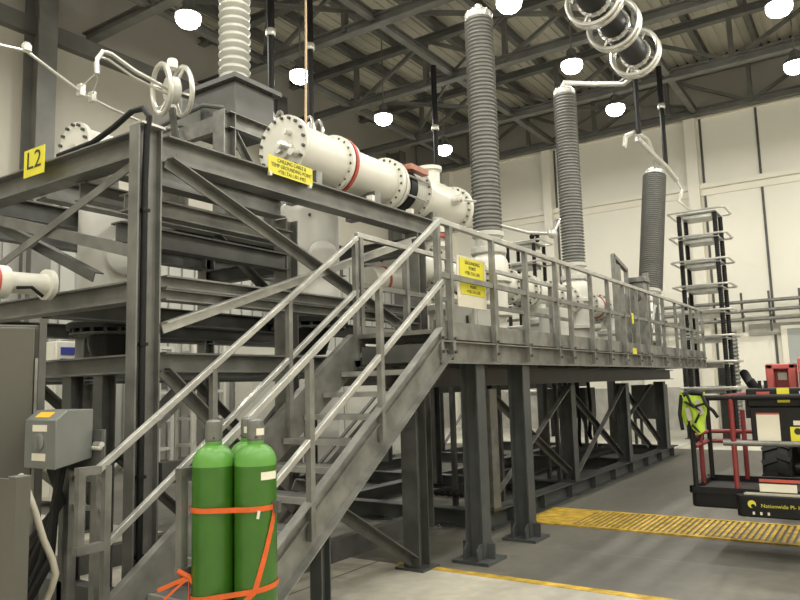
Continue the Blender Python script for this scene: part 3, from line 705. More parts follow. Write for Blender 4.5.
# ------------------------------------------------------------------ staircase
SL = .70
def zs(x): return 2.08 - SL*(5.2-x)          # top edge of stringers
sc = thing('steel_staircase', 'galvanised open tread staircase with handrails climbing to the walkway', 'staircase', (2.3, YN, 0))
for y, sd in ((YN, 1), (YB, -1)):
    x0, x1 = 2.42, 5.28
    d = V((1, 0, SL)).normalized(); n = V((-d.z, 0, d.x)); off = .145
    p0 = V((x0, y, zs(x0)))-n*off; p1 = V((x1, y, zs(x1)))-n*off
    mb = MB(); mb.C(p0, p1, .29, .07, 1 if sd == 1 else -1)
    mb.bar(p0, p1, .035, .012, off=(.02*sd, .045))
    mb.build('stringer', 'galv', sc)
    yy = y-.04 if sd == 1 else y-.02
    tr_, mr_ = (.92, .37) if sd == 1 else (.885, .385)
    for x in ((2.72, 3.57, 4.38) if sd == 1 else (2.72, 3.57, 4.38, 5.3)):
        zt = zs(x)+tr_-.02
        MB().box(x-.022, x+.022, yy-.022, yy+.022, zs(x)-.26, zt).build('rail_post', 'galv', sc)
    yy = y-.04 if sd == 1 else y-.02
    MB().bar((2.66, yy, zs(2.66)+tr_), (5.33, yy, zs(5.33)+tr_), .044, .044).build('handrail', 'galv_light', sc, bevel=.005)
    MB().bar((2.72, yy, zs(2.72)+mr_), (5.33, yy, zs(5.33)+mr_), .042, .042).build('mid_rail', 'galv_light', sc, bevel=.005)
    zt, zm = zs(2.66)+tr_, zs(2.72)+mr_
    mb = MB(); mb.bar((2.67, yy, zt), (2.52, yy, zt), .05, .05); mb.bar((2.545, yy, zt-.01), (2.545, yy, zm+.01), .044, .044, (1,0,0)); mb.bar((2.52, yy, zm), (2.74, yy, zm), .05, .05)
    mb.build('rail_end', 'galv', sc)
for i in range(1, 12):
    z = i*.178; x = 5.3-(1.93-z)/SL
    t = MB(); t.box(x, x+.24, YN+.01, YB-.01, z-.012, z); 
    for k in range(7): t.box(x+k*.038, x+k*.038+.006, YN+.01, YB-.01, z-.04, z)
    t = t.build('tread', 'galv', sc)
    MB().box(x-.012, x+.012, YN+.01, YB-.01, z-.04, z+.004).build('nosing', 'galv_light', t)
MB().I((3.82, 3.25, 0.01), (3.82, 3.25, .84), .1, .1, .012).build('support_leg', 'column', sc)
MB().box(3.7, 3.94, 3.13, 3.37, 0, .012).build('foot_plate', 'column', sc)
for s in (YN+.0, YB): MB().box(2.3, 2.52, s-.06, s+.06, 0, .015).build('foot_plate', 'galv', sc)

# ------------------------------------------------------------------ gas cylinders with straps
def gas_cyl(x, y, label, r=.11):
    t = thing('gas_cylinder', label, 'gas cylinder', (x, y, 0), 'green gas cylinders by the stairs')
    MB().lathe([(r*.9, 0), (r, .03), (r, 1.255)], (x, y, 0), (0,0,1), 36).build('body', 'green', t)
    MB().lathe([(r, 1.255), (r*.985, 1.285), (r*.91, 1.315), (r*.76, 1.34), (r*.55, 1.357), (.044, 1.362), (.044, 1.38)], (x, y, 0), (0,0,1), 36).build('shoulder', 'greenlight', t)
    c = MB().lathe([(.042, 1.375), (.042, 1.385), (.045, 1.388), (.045, 1.465), (.041, 1.485), (.028, 1.495), (.01, 1.497)], (x, y, 0), (0,0,1), 24).build('valve_cap', 'cap', t)
    d = V((-x, -y, 0)).normalized()
    MB().lathe([(.006, 0), (.006, .004)], V((x, y, 1.40))+d*.043, d, 10).build('vent_hole', 'ink', c)
    return t
ca = gas_cyl(2.64, 2.975, 'green gas cylinder with plain grey cap and no paper label')
cb_ = dup(ca, (2.755, 2.782, 0), 'green gas cylinder with paper labels on cap and body, strapped in front')
cc = dup(ca, (2.90, 2.98, 0), 'rear green gas cylinder half hidden behind the strapped pair')
def paper(t, c, r, z0, z1, a0, a1, name='paper_label', m='signwhite'):
    mb = MB(); n = 6; vs = []; fs = []
    for k in range(n+1):
        a = a0+(a1-a0)*k/n
        for rr in (r, r+.0015): 
            for z in (z0, z1): vs.append((c[0]+rr*math.cos(a), c[1]+rr*math.sin(a), z))
    for k in range(n):
        o = k*4; p = o+4
        fs += [(o+2, p+2, p+3, o+3), (o, o+1, p+1, p), (o, p, p+2, o+2), (o+1, o+3, p+3, p+1)]
    fs += [(0, 2, 3, 1), (n*4, n*4+1, n*4+3, n*4+2)]
    mb.add(vs, fs); return mb.build(name, m, t)
va = math.atan2(-2.782, -2.755)
paper(cb_, (2.755, 2.782), .1105, 1.185, 1.225, va+.25, va+1.2)
paper(cb_, (2.755, 2.782), .0455, 1.41, 1.445, va+.1, va+1.3)
paper(cc, (2.90, 2.98), .0455, 1.41, 1.445, va-.6, va+.6)
# strap follows the hull of the three cylinders
import itertools
def hull(pts):
    pts = sorted(pts)
    def half(p):
        h = []
        for q in p:
            while len(h) > 1 and (h[-1][0]-h[-2][0])*(q[1]-h[-2][1])-(h[-1][1]-h[-2][1])*(q[0]-h[-2][0]) <= 0: h.pop()
            h.append(q)
        return h
    a = half(pts); b = half(pts[::-1]); return a[:-1]+b[:-1]
hp = []
for (x, y) in ((2.64, 2.975), (2.755, 2.782), (2.90, 2.98)):
    for k in range(48): hp.append((x+.1135*math.cos(k*math.pi/24), y+.1135*math.sin(k*math.pi/24)))
H = hull(hp)
def strap_band(zfun, w=.026):
    vs = []; fs = []; n = len(H)
    cx_, cy_ = 2.765, 2.91
    for (x, y) in H:
        z = zfun(x, y); dx, dy = x-cx_, y-cy_; l = math.hypot(dx, dy)
        for e in (0, .003):
            for s in (-1, 1): vs.append((x+dx/l*e, y+dy/l*e, z+s*w/2))
    for k in range(n):
        o = k*4; p = ((k+1) % n)*4
        fs += [(o+2, p+2, p+3, o+3), (o, o+1, p+1, p), (o, p, p+2, o+2), (o+1, o+3, p+3, p+1)]
    return MB().add(vs, fs)
sp = thing('ratchet_strap', 'orange ratchet strap wrapped around the green gas cylinders', 'strap', (2.76, 2.9, .6))
strap_band(lambda x, y: 1.045+.03*(x-2.76)).build('upper_loop', 'orange', sp)
strap_band(lambda x, y: .625+.10*(x-2.70)-.10*(y-2.9)).build('lower_loop', 'orange', sp)
dv = V((-.71, -.70, 0)); rt = V((.70, -.71, 0))
pc = V((2.755, 2.782, 0))
def on(c, a, z, e=.1165): return (c[0]+e*math.cos(a), c[1]+e*math.sin(a), z)
q0 = on(pc, va+1.0, .95); q1 = on(pc, va+.1, .55)
mb = MB()
pts = [on(pc, va+1.0-1.05*k/6, 1.04-.40*k/6) for k in range(7)]
for a, b in zip(pts, pts[1:]): mb.bar(a, b, .004, .026, up=(V(a)+V(b)-2*pc-V((0,0,a[2]+b[2]))).cross(V(b)-V(a)))
mb.build('tail', 'orange', sp)
mb = MB()
pts = [on(pc, va-.05-1.1*k/5, .64-.12*k/5) for k in range(6)]
for a, b in zip(pts, pts[1:]): mb.bar(a, b, .004, .026, up=(V(a)+V(b)-2*pc-V((0,0,a[2]+b[2]))).cross(V(b)-V(a)))
mb.build('tail', 'orange', sp)
bq = V(on(pc, va+1.0, 1.045, .123)); MB().bar(bq-V((.0,.0,.03)), bq+V((0,0,.03)), .03, .045, (math.cos(va+1.0), math.sin(va+1.0), 0)).build('buckle', 'steel_dark', sp)
tq = V(on(pc, va+.15, 1.035, .118)); MB().bar(tq, tq-V((.0, .0, .04))-rt*.008, .014, .002, (math.cos(va), math.sin(va), 0)).build('paper_tag', 'signwhite', sp)
kq = V((2.545, 3.05, .70))
mb = MB().tube([V((2.56, 3.02, .655)), kq, kq+V((-.03, .05, .03))], .014, 8).bar(kq, kq-V((.0, -.0, .28)), .004, .03, (1,1,0)).bar(kq, kq+V((-.10, .12, -.06)), .006, .02).bar(kq, kq+V((-.16, .2, -.22)), .006, .012)
mb.build('knot', 'orange', sp)

# ------------------------------------------------------------------ left foreground: cabinet, control box, guard, hoses
cb = thing('control_cabinet', 'tall dark grey steel cabinet standing behind the sloped electrical box', 'cabinet', (2.4, 5.1, 0))
def rbox(o, a, d, a0, a1, d0, d1, z0, z1):
    a = V(a); d = V(d); o = V(o); vs = []
    for u in (a0, a1):
        for w in (d0, d1):
            for z in (z0, z1): vs.append(o+a*u+d*w+V((0, 0, z)))
    return MB().add(vs, [(0,1,3,2),(4,6,7,5),(0,4,5,1),(2,3,7,6),(0,2,6,4),(1,5,7,3)])
CO, CA, CD = (2.71, 4.73, 0), V((-.866, .5, 0)), V((.5, .866, 0))
rbox(CO, CA, CD, .04, 1.2, .02, .45, .1, 2.13).build('body', 'cabinet', cb, bevel=.01)
rbox(CO, CA, CD, .07, 1.15, -.01, .02, .16, 2.11).build('door', 'cabinet', cb, bevel=.008)
rbox(CO, CA, CD, 0, .045, -.02, .06, .05, 2.17).build('frame', 'steel_dark', cb)
rbox(CO, CA, CD, .0, 1.2, .0, .45, 0, .1).build('plinth', 'steel_dark', cb)
rbox(CO, CA, CD, .048, .066, -.025, -.01, .5, 1.9).build('hinge', 'galv', cb)
eb = thing('electrical_box', 'grey sloped top electrical box with amber sticker in front of the cabinet', 'electrical box', (2.6, 4.4, 1.2))
x0, x1, ya, yb_, z0, z1 = 2.49, 2.74, 4.215, 4.565, 1.195, 1.555
MB().add([(x0, ya, z0), (x0, yb_, z0), (x0, yb_, z1-.06), (x0, ya, z1-.06), (x0+.075, ya, z1), (x0+.075, yb_, z1), (x1, yb_, z1), (x1, ya, z1), (x1, ya, z0+.05), (x1, yb_, z0+.05)],
         [(0,1,2,3), (3,2,5,4), (4,5,6,7), (7,6,9,8), (8,9,1,0), (0,3,4,7,8), (1,9,6,5,2)]).build('body', 'box', eb, bevel=.006)
sn = V((-.06, 0, .075)).normalized(); ct = V((x0+.037, 4.40, z1-.03))+sn*.002
MB().bar(ct-V((0,.08,0)), ct+V((0,.08,0)), .05, .003, sn).build('amber_sticker', 'sticker', eb)
MB().box(x0-.003, x0, 4.31, 4.47, 1.425, 1.465).build('label_plate', 'signwhite', eb)
MB().box(x0-.003, x0, 4.32, 4.47, 1.245, 1.29).build('label_plate', 'signwhite', eb)
MB().lathe([(.055, 0), (.055, .008), (.04, .014)], (x0, 4.39, 1.36), (-1,0,0), 20).box(x0-.03, x0-.01, 4.38, 4.40, 1.31, 1.40).build('switch', 'box', eb)
ms = thing('mounting_strut', 'grey steel strut bracket carrying the electrical box beside the corner column', 'bracket', (2.8, 4.3, 0))
MB().box(2.745, 2.765, 4.13, 4.55, 1.16, 1.42).build('back_plate', 'steel_dark', ms)
MB().C((2.78, 4.18, 0), (2.78, 4.18, 1.42), .06, .06).build('upright', 'galv', ms)
MB().C((2.78, 4.48, 0), (2.78, 4.48, 1.42), .06, .06).build('upright', 'galv', ms)
mb = MB()
for z in (1.10, 1.16, .92): mb.bar((2.79, 4.13, z), (2.79, 4.75, z), .03, .03)
mb.build('crossbar', 'galv_light', ms)
mb = MB()
for k in range(4): mb.lathe([(.018, 0), (.018, .04)], (2.744, 4.16+.012*k, 1.33-.0*k), (0,-1,0), 8); mb.ball((2.74, 4.14+.03*k, 1.31), .018)
mb.build('gland', 'alu', ms)
gp = thing('guard_panel', 'grey steel guard panel with post standing beside the beige conduit', 'guard panel', (1.9, 3.6, 0))
MB().box(1.84, 1.91, 3.43, 3.50, 0, 1.265).build('post', 'cabinet', gp)
MB().box(1.865, 1.885, 3.50, 4.3, .1, 1.25).build('panel', 'cabinet', gp)
MB().box(1.838, 1.912, 3.428, 3.502, 1.265, 1.27).build('cap', 'galv', gp)
MB().box(1.80, 1.95, 3.39, 3.54, 0, .015).build('foot_plate', 'galv', gp)
h = MB().tube([(2.03, 3.75, 1.24), (2.03, 3.68, 1.17), (2.05, 3.64, 1.07), (2.085, 3.61, .92), (2.12, 3.585, .82), (2.135, 3.575, .745), (2.13, 3.6, .67), (2.115, 3.63, .6), (2.05, 3.7, .3), (2.0, 3.75, .02)], .017, 10).build('conduit_hose', 'hose')
tag(h, 'beige flexible conduit curving down beside the guard panel', 'conduit')
hb = thing('cable_bundle', 'black cable bundle dropping from the electrical box to the floor', 'cables', (2.65, 4.5, 0))
for k in range(5):
    a = .03*k
    MB().tube([(2.62, 4.35+.035*k, 1.2), (2.62+a, 4.42+.03*k, .95), (2.66-a, 4.52+.05*k, .6), (2.5+a, 4.6+.06*k, .25), (2.35+2*a, 4.85+.05*k, .03)], .028, 8).build('cable', 'black', hb)
# cable up the corner column
vc = thing('column_cable', 'black cable clipped down the corner column of the frame', 'cable', (3.3, 4.4, 2))
MB().tube([(3.32, 5.7, 3.69), (3.32, 5.2, 3.70), (3.31, 4.9, 3.76), (3.30, 4.66, 3.83), (3.29, 4.5, 3.81), (3.28, 4.42, 3.72), (3.275, 4.44, 3.58), (3.275, 4.455, 3.2), (3.275, 4.455, 2.0), (3.275, 4.455, .06)], .024, 10).build('cable', 'black', vc)
for z in (3.0, 2.0, 1.05, .5):
    mb = MB()
    if True: mb.box(3.245, 3.305, 4.425, 4.47, z-.012, z+.012)
    mb.build('clip', 'black', vc)
v2 = MB().tube([(5.0, 7.1, 4.55), (5.3, 6.75, 4.85), (5.5, 6.4, 5.02), (5.62, 6.2, 4.98), (5.8, 6.3, 4.97), (5.9, 6.5, 4.96)], .03, 8).build('cable', 'steel_dark')
tag(v2, 'grey cable arching over the corner of the raised trestle', 'cable')

# ------------------------------------------------------------------ clutter behind and below
def cabinet(x0, x1, y0, y1, z0, z1, m, label, legs=True, name='equipment_cabinet'):
    t = thing(name, label, 'cabinet', ((x0+x1)/2, (y0+y1)/2, 0))
    MB().box(x0, x1, y0, y1, z0, z1).build('body', m, t, bevel=.012)
    d = MB().box(x0-.012, x0, y0+.05, y1-.05, z0+.05, z1-.05).build('door', m, t)
    MB().box(x0-.03, x0-.012, y0+.09, y0+.12, (z0+z1)/2-.08, (z0+z1)/2+.08).build('handle', 'steel_dark', d)
    MB().box(x0+.05, x1-.05, y0-.010, y0, z0+.06, z1-.06).build('side_panel', m, t)
    if z0 > .05:
        for x in (x0+.04, x1-.04):
            for y in (y0+.04, y1-.04): MB().box(x-.03, x+.03, y-.03, y+.03, 0, z0).build('leg', 'steel_dark', t)
    return t
cabinet(11.0, 11.7, 9.4, 11.2, .1, 2.4, 'tank', 'pale cabinet far behind the frame, seen under the L2 beam')
cabinet(12.0, 12.8, 10.9, 12.8, .1, 3.0, 'white', 'white cabinet against the ribbed wall, seen past the corner column')
cabinet(13.5, 14.3, 9.3, 10.6, .1, 2.7, 'white', 'white cabinet far behind, seen under the middle beam')
cabinet(8.2, 8.9, 4.3, 4.75, 2.15, 2.75, 'tank', 'grey local control box behind the warning board')
cabinet(11.0, 11.5, 4.25, 4.6, 2.15, 2.85, 'tank', 'grey local control box behind the walkway posts, midway')
cabinet(13.9, 14.5, 4.9, 5.8, .9, 1.5, 'turret', 'dark box hung under the walkway near its far end')
cabinet(17.4, 18.0, 4.3, 5.0, .7, 1.5, 'turret', 'dark grey box on legs beyond the walkway end')
wc = MB().lathe([(.3, 0), (.3, 2.3)], (19.5, 5.55, 0), (0,0,1), 24).lathe([(.36, 0), (.36, .06)], (19.5, 5.55, 0), (0,0,1), 24).build('white_pillar', 'white'); tag(wc, 'white round pillar standing beyond the braced walkway columns', 'pillar')
cd_ = cabinet(6.0, 6.6, 10.2, 11.0, .1, 2.45, 'white', 'white cabinet with blue labels behind the frame, beside the dark control cabinet')
for z in (2.08, 2.25): MB().box(6.06, 6.36, 10.172, 10.188, z, z+.11).build('blue_label', 'bluelabel', cd_)
for k, (x, w_, h_, m_, lb_) in enumerate(((8.4, .8, 2.75, 'white', 'first'), (9.9, .7, 2.6, 'tank', 'second'), (11.3, .9, 2.8, 'white', 'third'), (13.0, .8, 2.7, 'tank', 'fourth'), (14.6, .8, 2.75, 'white', 'fifth'))):
    t = thing('switchgear_rack', lb_ + ' pale open switchgear rack along the ribbed wall, counted from the corner column', 'equipment rack', (x, 13.2, 0), 'switchgear racks along the ribbed wall')
    for xx in (x-w_/2, x, x+w_/2):
        for yy in (12.9, 13.5): MB().box(xx-.04, xx+.04, yy-.04, yy+.04, 0, h_).build('upright', m_, t)
    for z in (.4, 1.0, 1.6, 2.2, h_-.03): MB().box(x-w_/2, x+w_/2, 12.88, 13.52, z, z+.06).build('shelf', m_, t)
    for z in (1.1, 1.7, 2.3):
        MB().box(x-w_/2+.08, x-.06, 12.95, 13.4, z, z+.28).build('module', 'tank' if m_ == 'white' else 'turret', t); MB().box(x+.06, x+w_/2-.08, 12.95, 13.4, z, z+.22).build('module', 'turret', t)
# equipment platform under tall bushings
ep = thing('equipment_platform', 'dark steel equipment platform behind the walkway carrying the bushings', 'platform', (8, 5, 0))
MB().box(9.1, 17.9, 4.2, 5.7, 2.04, 2.09).build('deck', 'steel_dark', ep)
for y in (4.3, 5.6, 8.0): MB().I((9.1, y, 1.93), (17.9, y, 1.93), .2, .16).build('bearer', 'steel_dark', ep)
for x in (9.2, 11.4, 13.4, 15.4, 17.8):
    MB().I((x, 4.25, 1.75), (x, 8.05, 1.75), .18, .14).build('cross_beam', 'steel_dark', ep)
    for y in ((5.6, 8.0) if x in (9.2, 13.4, 17.8) else (8.0,)): MB().I((x, y, .21 if x < 16.3 else 0), (x, y, 1.66), .16, .16, .014, (1,0,0)).build('column', 'steel_dark', ep)
for y in (8.0,):
    MB().L((9.3, y, .3), (11.3, y, 1.6), .07).build('brace', 'steel_dark', ep); MB().L((11.5, y, 1.6), (13.3, y, .3), .07).build('brace', 'galv', ep); MB().L((13.5, y, .3), (15.3, y, 1.6), .07).build('brace', 'steel_dark', ep)
MB().box(9.2, 17.8, 6.2, 6.6, 1.5, 1.54).box(9.2, 17.8, 6.2, 6.22, 1.54, 1.62).build('cable_tray', 'steel_dark', ep)
cz_ = thing('hanging_cables', 'black cable loops drooping under the equipment platform', 'cables', (11, 5, 1))
for k in range(7):
    x = (9.3, 9.45, 9.6, 12.9, 13.1, 13.3, 13.5)[k]; y = 4.7+.2*(k % 3); zl = .35+.25*((k*7) % 4)/3
    MB().tube([(x, y, 1.7), (x+.02, y-.02, 1.2), (x+.10, y+.05, zl+.1), (x+.35, y+.12, zl), (x+.6, y+.3, zl+.25), (x+.66, y+.4, 1.0), (x+.7, y+.5, 1.65)], .035, 8).build('cable', 'black', cz_)
fc = thing('floor_cables', 'black cables lying along the floor skid', 'cables', (9, 4.6, 0))
for k in range(6):
    MB().tube([(8.0, 4.5+.09*k, .26), (9.5, 4.45+.1*k, .25), (11.2, 4.6+.09*k, .26), (13, 4.5+.1*k, .25), (15.3, 4.55+.08*k, .26)], .03, 8).build('cable', 'black', fc)

# gate / framed panel on the walkway
gate = thing('walkway_gate', 'tall galvanised framed panel standing on the walkway before the leaning bushing', 'gate', (13.3, 3.9, 2.13))
mb = MB()
for x, zt in ((12.95, 3.93), (13.72, 3.74)): mb.box(x-.035, x+.035, 3.86, 3.93, 2.13, zt)
mb.bar((12.93, 3.895, 3.92), (13.74, 3.895, 3.73), .07, .07).bar((12.95, 3.895, 2.2), (13.72, 3.895, 2.2), .07, .07)
mb.build('frame', 'galv', gate)
MB().box(12.98, 13.69, 3.885, 3.905, 2.22, 3.25).build('panel', 'galv', gate)
MB().box(12.98, 13.35, 3.885, 3.905, 3.25, 3.78).build('panel', 'galv', gate)
dv_ = thing('drive_linkage', 'grey disconnector drive with upright arms beside the framed panel', 'switch drive', (14.0, 3.8, 2.13))
MB().box(13.9, 14.15, 3.62, 3.9, 2.13, 3.5).box(13.85, 14.2, 3.58, 3.94, 3.5, 3.6).build('housing', 'galv', dv_, bevel=.01)
MB().box(14.5, 14.6, 3.7, 3.8, 2.13, 3.75).box(15.2, 15.3, 3.7, 3.8, 2.13, 3.4).build('arm', 'galv', dv_)
MB().lathe([(.07, 0), (.07, .06)], (13.9, 3.76, 3.2), (-1,0,0), 16).lathe([(.05, 0), (.05, .06)], (14.5, 3.72, 3.55), (-1,0,0), 12).build('pivot', 'steel_dark', dv_)
MB().bar((14.55, 3.75, 2.4), (15.25, 3.75, 3.2), .05, .05).build('arm', 'galv', dv_)

# ------------------------------------------------------------------ far wall pipes and poles
wpz = thing('wall_pipe_rack', 'three grey pipes on brackets along the far wall behind the tiered rack', 'pipe rack', (23.4, 1, 3.4))
for z in (3.86, 3.58, 3.32): MB().tube([(23.55, YR+.2, z), (23.55, 12, z)], .055, 10).build('pipe', 'galv', wpz)
for y in (3.3, 2.55, 1.75, .95, .1, 4.8, 5.6, 6.4, 7.2): MB().box(23.6, 23.66, y-.03, y+.03, 2.95, 4.15).box(23.5, 23.95, y-.02, y+.02, 3.42, 3.48).build('bracket', 'steel_dark', wpz)
gpole = thing('corrugated_pole', 'slim ribbed grey pole standing in front of the far wall', 'pole', (22.5, 3.55, 0))
prof = []; z = 0
while z < 2.9: prof += [(.07, z), (.10, z+.05), (.07, z+.1)]; z += .11
MB().lathe(prof, (22.5, 3.42, 0), (0,0,1), 14).build('pole', 'galv', gpole)
for i, (x, y, w, h_) in enumerate(((20.6, 4.32, .28, 2.2), (20.6, 3.42, .3, 1.9))):
    t = thing('steel_post', ('shorter' if i else 'taller') + ' dark steel post standing below the tiered rack', 'post', (x, y, 0))
    MB().I((x, y, .02), (x, y, h_), w, w, .02, (0,1,0)).build('shaft', 'steel_dark', t); MB().box(x-.2, x+.2, y-.2, y+.2, 0, .02).build('base_plate', 'steel_dark', t)

# ------------------------------------------------------------------ floor markings
fl = MB().box(5.64, 5.74, -9.5, 3.9, 0, .003).build('floor_line', 'yellow_paint'); tag(fl, 'thin yellow line painted across the grey floor', 'floor marking')
gr = thing('floor_grating', 'yellow painted floor grating strip in front of the lift', 'grating', (8.6, 0, 0))
MB().box(8.02, 9.02, -9, 3.7, .001, .006).build('channel', 'steel_dark', gr)
MB().box(8.0, 8.06, -9, 3.7, .0, .016).box(8.98, 9.04, -9, 3.7, .0, .016).build('edge_angle', 'yellow_paint', gr)
mb = MB(); y = -9
while y < 3.7: mb.box(8.06, 8.98, y, y+.035, .004, .014); y += .062
mb.box(8.06, 8.98, 3.1, 3.69, .004, .0141)
mb.build('bars', 'yellow_paint', gr)

# ------------------------------------------------------------------ boom lift
bl_ = thing('boom_lift', 'red and black boom lift with its basket over the yellow grating', 'lift', (7.3, 1.6, 0))
XB, YT = 7.33, 1.6
# basket pan
mb = MB()
def pan(x0, x1, y0, y1, z0, z1, r=.06):
    vs = []; fs = []; ptsb = []
    for cx_, cy_, a0 in ((x1-r, y1-r, 0), (x0+r, y1-r, 90), (x0+r, y0+r, 180), (x1-r, y0+r, 270)):
        for k in range(5):
            a = math.radians(a0+22.5*k); ptsb.append((cx_+r*math.cos(a), cy_+r*math.sin(a)))
    n = len(ptsb)
    for z in (z0, z1): vs += [(px, py, z) for px, py in ptsb]
    fs = [tuple(range(n))[::-1], tuple(range(n, 2*n))] + [(i, (i+1) % n, n+(i+1) % n, n+i) for i in range(n)]
    return vs, fs
mb.add(*pan(XB-.02, XB+.86, -.9, YT, .43, .575)); mb.build('basket_floor', 'blacksteel', bl_, bevel=.015)
mb = MB(); 
for a in (pan(XB-.03, XB+.02, -.9, YT+.01, .56, .62, .02), pan(XB+.82, XB+.87, -.9, YT+.01, .56, .63, .02), pan(XB-.03, XB+.87, YT-.04, YT+.01, .56, .62, .02)): mb.add(*a)
mb.build('toe_board', 'blacksteel', bl_)
MB().add(*pan(XB-.14, XB-.02, -.9, 1.19, .39, .585, .05)).build('step_panel', 'blacksteel', bl_, bevel=.012)
MB().box(XB-.135, XB-.03, -.9, 1.12, .585, .595).build('step_edge', 'hose', bl_)
text('lettering', 'Nationwide Pl- Higr', .046, (XB-.1435, .80, .495), (0,-1,0), (0,0,1), 'yellow_ink', bl_)
MB().lathe([(.034, 0), (.034, .003)], (XB-.14, 1.06, .505), (-1,0,0), 20).build('emblem', 'yellow_ink', bl_)
MB().lathe([(.018, 0), (.018, .002)], (XB-.1435, 1.05, .49), (-1,0,0), 12).build('emblem_dot', 'blacksteel', bl_)
mb = MB()
for y in (1.04, .98, .92): mb.box(XB-.142, XB-.140, y, y+.018, .415, .44)
mb.build('rivet', 'signwhite', bl_)
MB().box(XB-.034, XB-.03, .70, 1.0, .605, .675).build('placard', 'signwhite', bl_)
MB().box(XB-.034, XB-.02, -.9, 1.0, .69, .715).build('placard_stripe', 'redband', bl_)
# rails
for (x, y, m_, z0, z1) in ((XB, 1.55, 'blacksteel', .6, 1.44), (XB+.80, 1.55, 'blacksteel', .6, 1.44), (XB, 1.19, 'red', .6, 1.47), (XB+.83, 1.22, 'red', .6, 1.30), (XB, -.35, 'red', .6, 1.44), (XB+.83, -.3, 'red', .6, 1.44), (XB+.4, 1.56, 'red', .6, 1.1)):
    MB().tube([(x, y, z0), (x, y, z1)], .024, 10).build('post', m_, bl_)
MB().tube([(XB+.8, 1.55, 1.42), (XB+.4, 1.57, 1.45), (XB, 1.55, 1.44), (XB-.0, 1.45, 1.45), (XB, -.9, 1.45)], .026, 12).build('top_rail', 'blacksteel', bl_)
MB().tube([(XB, 1.28, 1.03), (XB, -.9, 1.03)], .026, 12).build('mid_rail', 'galv', bl_)
MB().tube([(XB+.83, 1.55, 1.42), (XB+.83, 1.2, 1.46), (XB+.83, -.9, 1.46)], .022, 10).build('top_rail', 'red', bl_)
for z in (.98, 1.08): MB().tube([(XB+.1, 1.56, z), (XB+.78, 1.57, z), (XB+.83, 1.5, z), (XB+.83, -.9, z)], .022, 10).build('mid_rail', 'red', bl_)
# control console
cn = MB().box(XB+.04, XB+.35, -.9, 1.06, 1.36, 1.53).build('control_console', 'blacksteel', bl_, bevel=.015)
MB().box(XB+.032, XB+.039, .86, .97, 1.47, 1.50).build('console_label', 'redband', cn)
MB().box(XB+.032, XB+.039, .87, .96, 1.44, 1.455).build('console_label', 'signwhite', cn)
MB().box(XB+.030, XB+.039, .70, .80, 1.40, 1.53).build('console_sticker', 'yellow', cn)
MB().box(XB+.032, XB+.039, .35, .62, 1.47, 1.50).build('console_label', 'signwhite', cn)
mb = MB()
for y in (.95, .9, .55): mb.lathe([(.02, 0), (.014, .05), (.018, .07)], (XB+.15, y, 1.53), (0,0,1), 10)
mb.build('joystick', 'black', cn)
MB().box(XB+.06, XB+.3, -.9, 1.04, 1.03, 1.36).build('tool_box', 'blacksteel', bl_, bevel=.01)
MB().box(XB+.05, XB+.058, .80, .99, 1.05, 1.30).build('placard', 'signwhite', bl_)
MB().box(XB+.048, XB+.059, .80, .99, 1.29, 1.305).build('placard_stripe', 'redband', bl_)
wsx = MB().box(XB+.05, XB+.058, .60, .72, 1.05, 1.18).build('warning_sticker', 'yellow', bl_)
MB().lathe([(.03, 0), (.03, .002)], (XB+.05, .66, 1.14), (-1,0,0), 16).build('warning_symbol', 'ink', wsx)
MB().box(XB+.05, XB+.058, .62, .69, 1.195, 1.235).build('label_plate', 'signwhite', bl_)
# chassis, wheels, turret and boom beyond the basket
def wheel(x, y):
    w = MB().lathe([(.22, -.16), (.42, -.16), (.46, -.12), (.46, .12), (.42, .16), (.22, .16)], (x, y, .48), (0,1,0), 36).build('tyre', 'black', bl_)
    mb = MB()
    for k in range(18):
        t = 2*math.pi*k/18
        for s in (-1, 1):
            c = V((x+.465*math.cos(t+s*.05), y+s*.075, .48+.465*math.sin(t+s*.05)))
            mb.bar(c-V((-.03*math.sin(t)*s, .08, .03*math.cos(t)*s)), c+V((-.03*math.sin(t)*s, .08, .03*math.cos(t)*s)), .06, .04, (math.cos(t), 0, math.sin(t)))
    mb.build('tread', 'black', w)
    MB().lathe([(.22, -.1), (.2, -.13), (.06, -.14)], (x, y, .48), (0,1,0), 24).build('rim', 'red', w)
wheel(10.2, 1.13); wheel(10.2, -.75); wheel(12.5, 1.13); wheel(12.5, -.75)
MB().box(9.9, 12.9, -.45, .85, .45, .95).build('chassis', 'blacksteel', bl_, bevel=.03)
MB().tube([(10.2, -.7, .48), (10.2, 1.1, .48)], .08, 12).build('axle', 'blacksteel', bl_)
MB().box(10.6, 13.2, -.6, .75, .98, 1.5).build('turntable', 'red', bl_, bevel=.04)
mb = MB()
for y in (1.25, .98): mb.box(10.9, 11.1, y-.05, y+.05, 1.35, 1.80)
mb.box(10.9, 11.1, .93, 1.30, 1.72, 1.80); mb.build('boom_bracket', 'red_light', bl_, bevel=.02)
MB().box(10.98, 11.02, 1.03, 1.2, 1.38, 1.72).build('backing_plate', 'red', bl_)
MB().box(10.965, 10.979, 1.05, 1.16, 1.58, 1.68).build('label_plate', 'hose', bl_)
MB().box(10.2, 13.2, .45, .85, 1.4, 1.86).build('boom', 'red_light', bl_, bevel=.02)
MB().box(10.3, 11.1, .3, 1.5, 1.1, 1.36).build('hose_tray', 'blacksteel', bl_)
MB().tube([(10.8, 1.35, 1.36), (10.75, 1.48, 1.58), (10.8, 1.55, 1.68), (10.9, 1.5, 1.55), (10.95, 1.38, 1.36)], .06, 10).build('hydraulic_hose', 'black', bl_)
MB().bar((10.6, -.4, .9), (8.1, .2, .75), .12, .14).build('jib', 'red', bl_)
MB().bar((10.7, .5, 1.0), (8.18, .65, .6), .1, .12).build('jib', 'red', bl_)
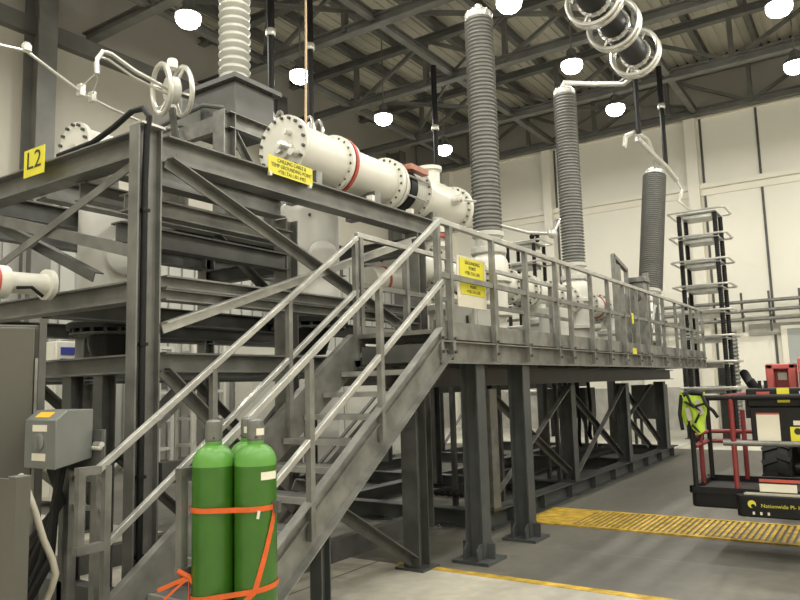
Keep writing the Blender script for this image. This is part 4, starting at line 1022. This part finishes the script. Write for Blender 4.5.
# harness draped over the basket corner
hs = thing('safety_harness', 'lime and black safety harness hung over the basket corner rail', 'harness', (7.4, 1.55, 1.45))
def cloth(x0, y0, z0, dy, w, hgt, nx, nz, amp, ph):
    vs = []; fs = []
    for j in range(nz+1):
        for i in range(nx+1):
            s = i/nx; t = j/nz
            vs.append((x0+amp*math.sin(5*s+3*t+ph)*.6-.02*t, y0+dy*t+w*(s-.5)*(1-.45*t)+.012*math.sin(9*t+ph), z0-hgt*t+.02*math.cos(6*s+ph)))
    for j in range(nz):
        for i in range(nx): a = j*(nx+1)+i; fs.append((a, a+1, a+nx+2, a+nx+1))
    m_ = MB().add(vs, fs); return m_
def solid(ob, t=.012):
    s = ob.modifiers.new('Solidify', 'SOLIDIFY'); s.thickness = t; s.offset = 0; return ob
solid(cloth(7.28, 1.50, 1.49, -.03, .20, .36, 8, 12, .03, .3).build('vest', 'lime', hs))
solid(cloth(7.42, 1.60, 1.50, .03, .09, .30, 6, 10, .03, 1.3).build('vest_side', 'lime', hs))
for pts, r in (([(7.25, 1.56, 1.50), (7.22, 1.52, 1.40), (7.24, 1.44, 1.33), (7.24, 1.50, 1.22)], .012), ([(7.3, 1.62, 1.48), (7.27, 1.64, 1.3), (7.30, 1.63, 1.15)], .018), ([(7.25, 1.42, 1.47), (7.22, 1.38, 1.38), (7.24, 1.33, 1.33), (7.26, 1.30, 1.27)], .016), ([(7.24, 1.58, 1.42), (7.22, 1.5, 1.37), (7.24, 1.40, 1.40)], .012), ([(7.24, 1.53, 1.2), (7.25, 1.45, 1.12), (7.27, 1.50, 1.05)], .012)):
    MB().tube(pts, r, 8).build('strap', 'black', hs)
MB().tube([(7.27, 1.60, 1.48), (7.3, 1.52, 1.51), (7.3, 1.42, 1.49)], .03, 8).build('shoulder_pad', 'black', hs)
MB().bar((7.235, 1.47, 1.43), (7.235, 1.43, 1.30), .045, .012, (1,0,0)).build('reflective_patch', 'hose', hs)
MB().bar((7.235, 1.56, 1.36), (7.235, 1.54, 1.24), .04, .012, (1,0,0)).build('reflective_patch', 'hose', hs)

# ------------------------------------------------------------------ world and view
w = bpy.data.worlds.new('world'); scene.world = w; w.use_nodes = True
w.node_tree.nodes['Background'].inputs['Color'].default_value = (.9, .95, 1, 1)
w.node_tree.nodes['Background'].inputs['Strength'].default_value = .02
vs_ = scene.view_settings
scene.display_settings.display_device = 'sRGB'
vs_.view_transform = 'Standard'; vs_.look = 'None'; vs_.exposure = -1.42; vs_.gamma = 1.0; vs_.use_curve_mapping = False
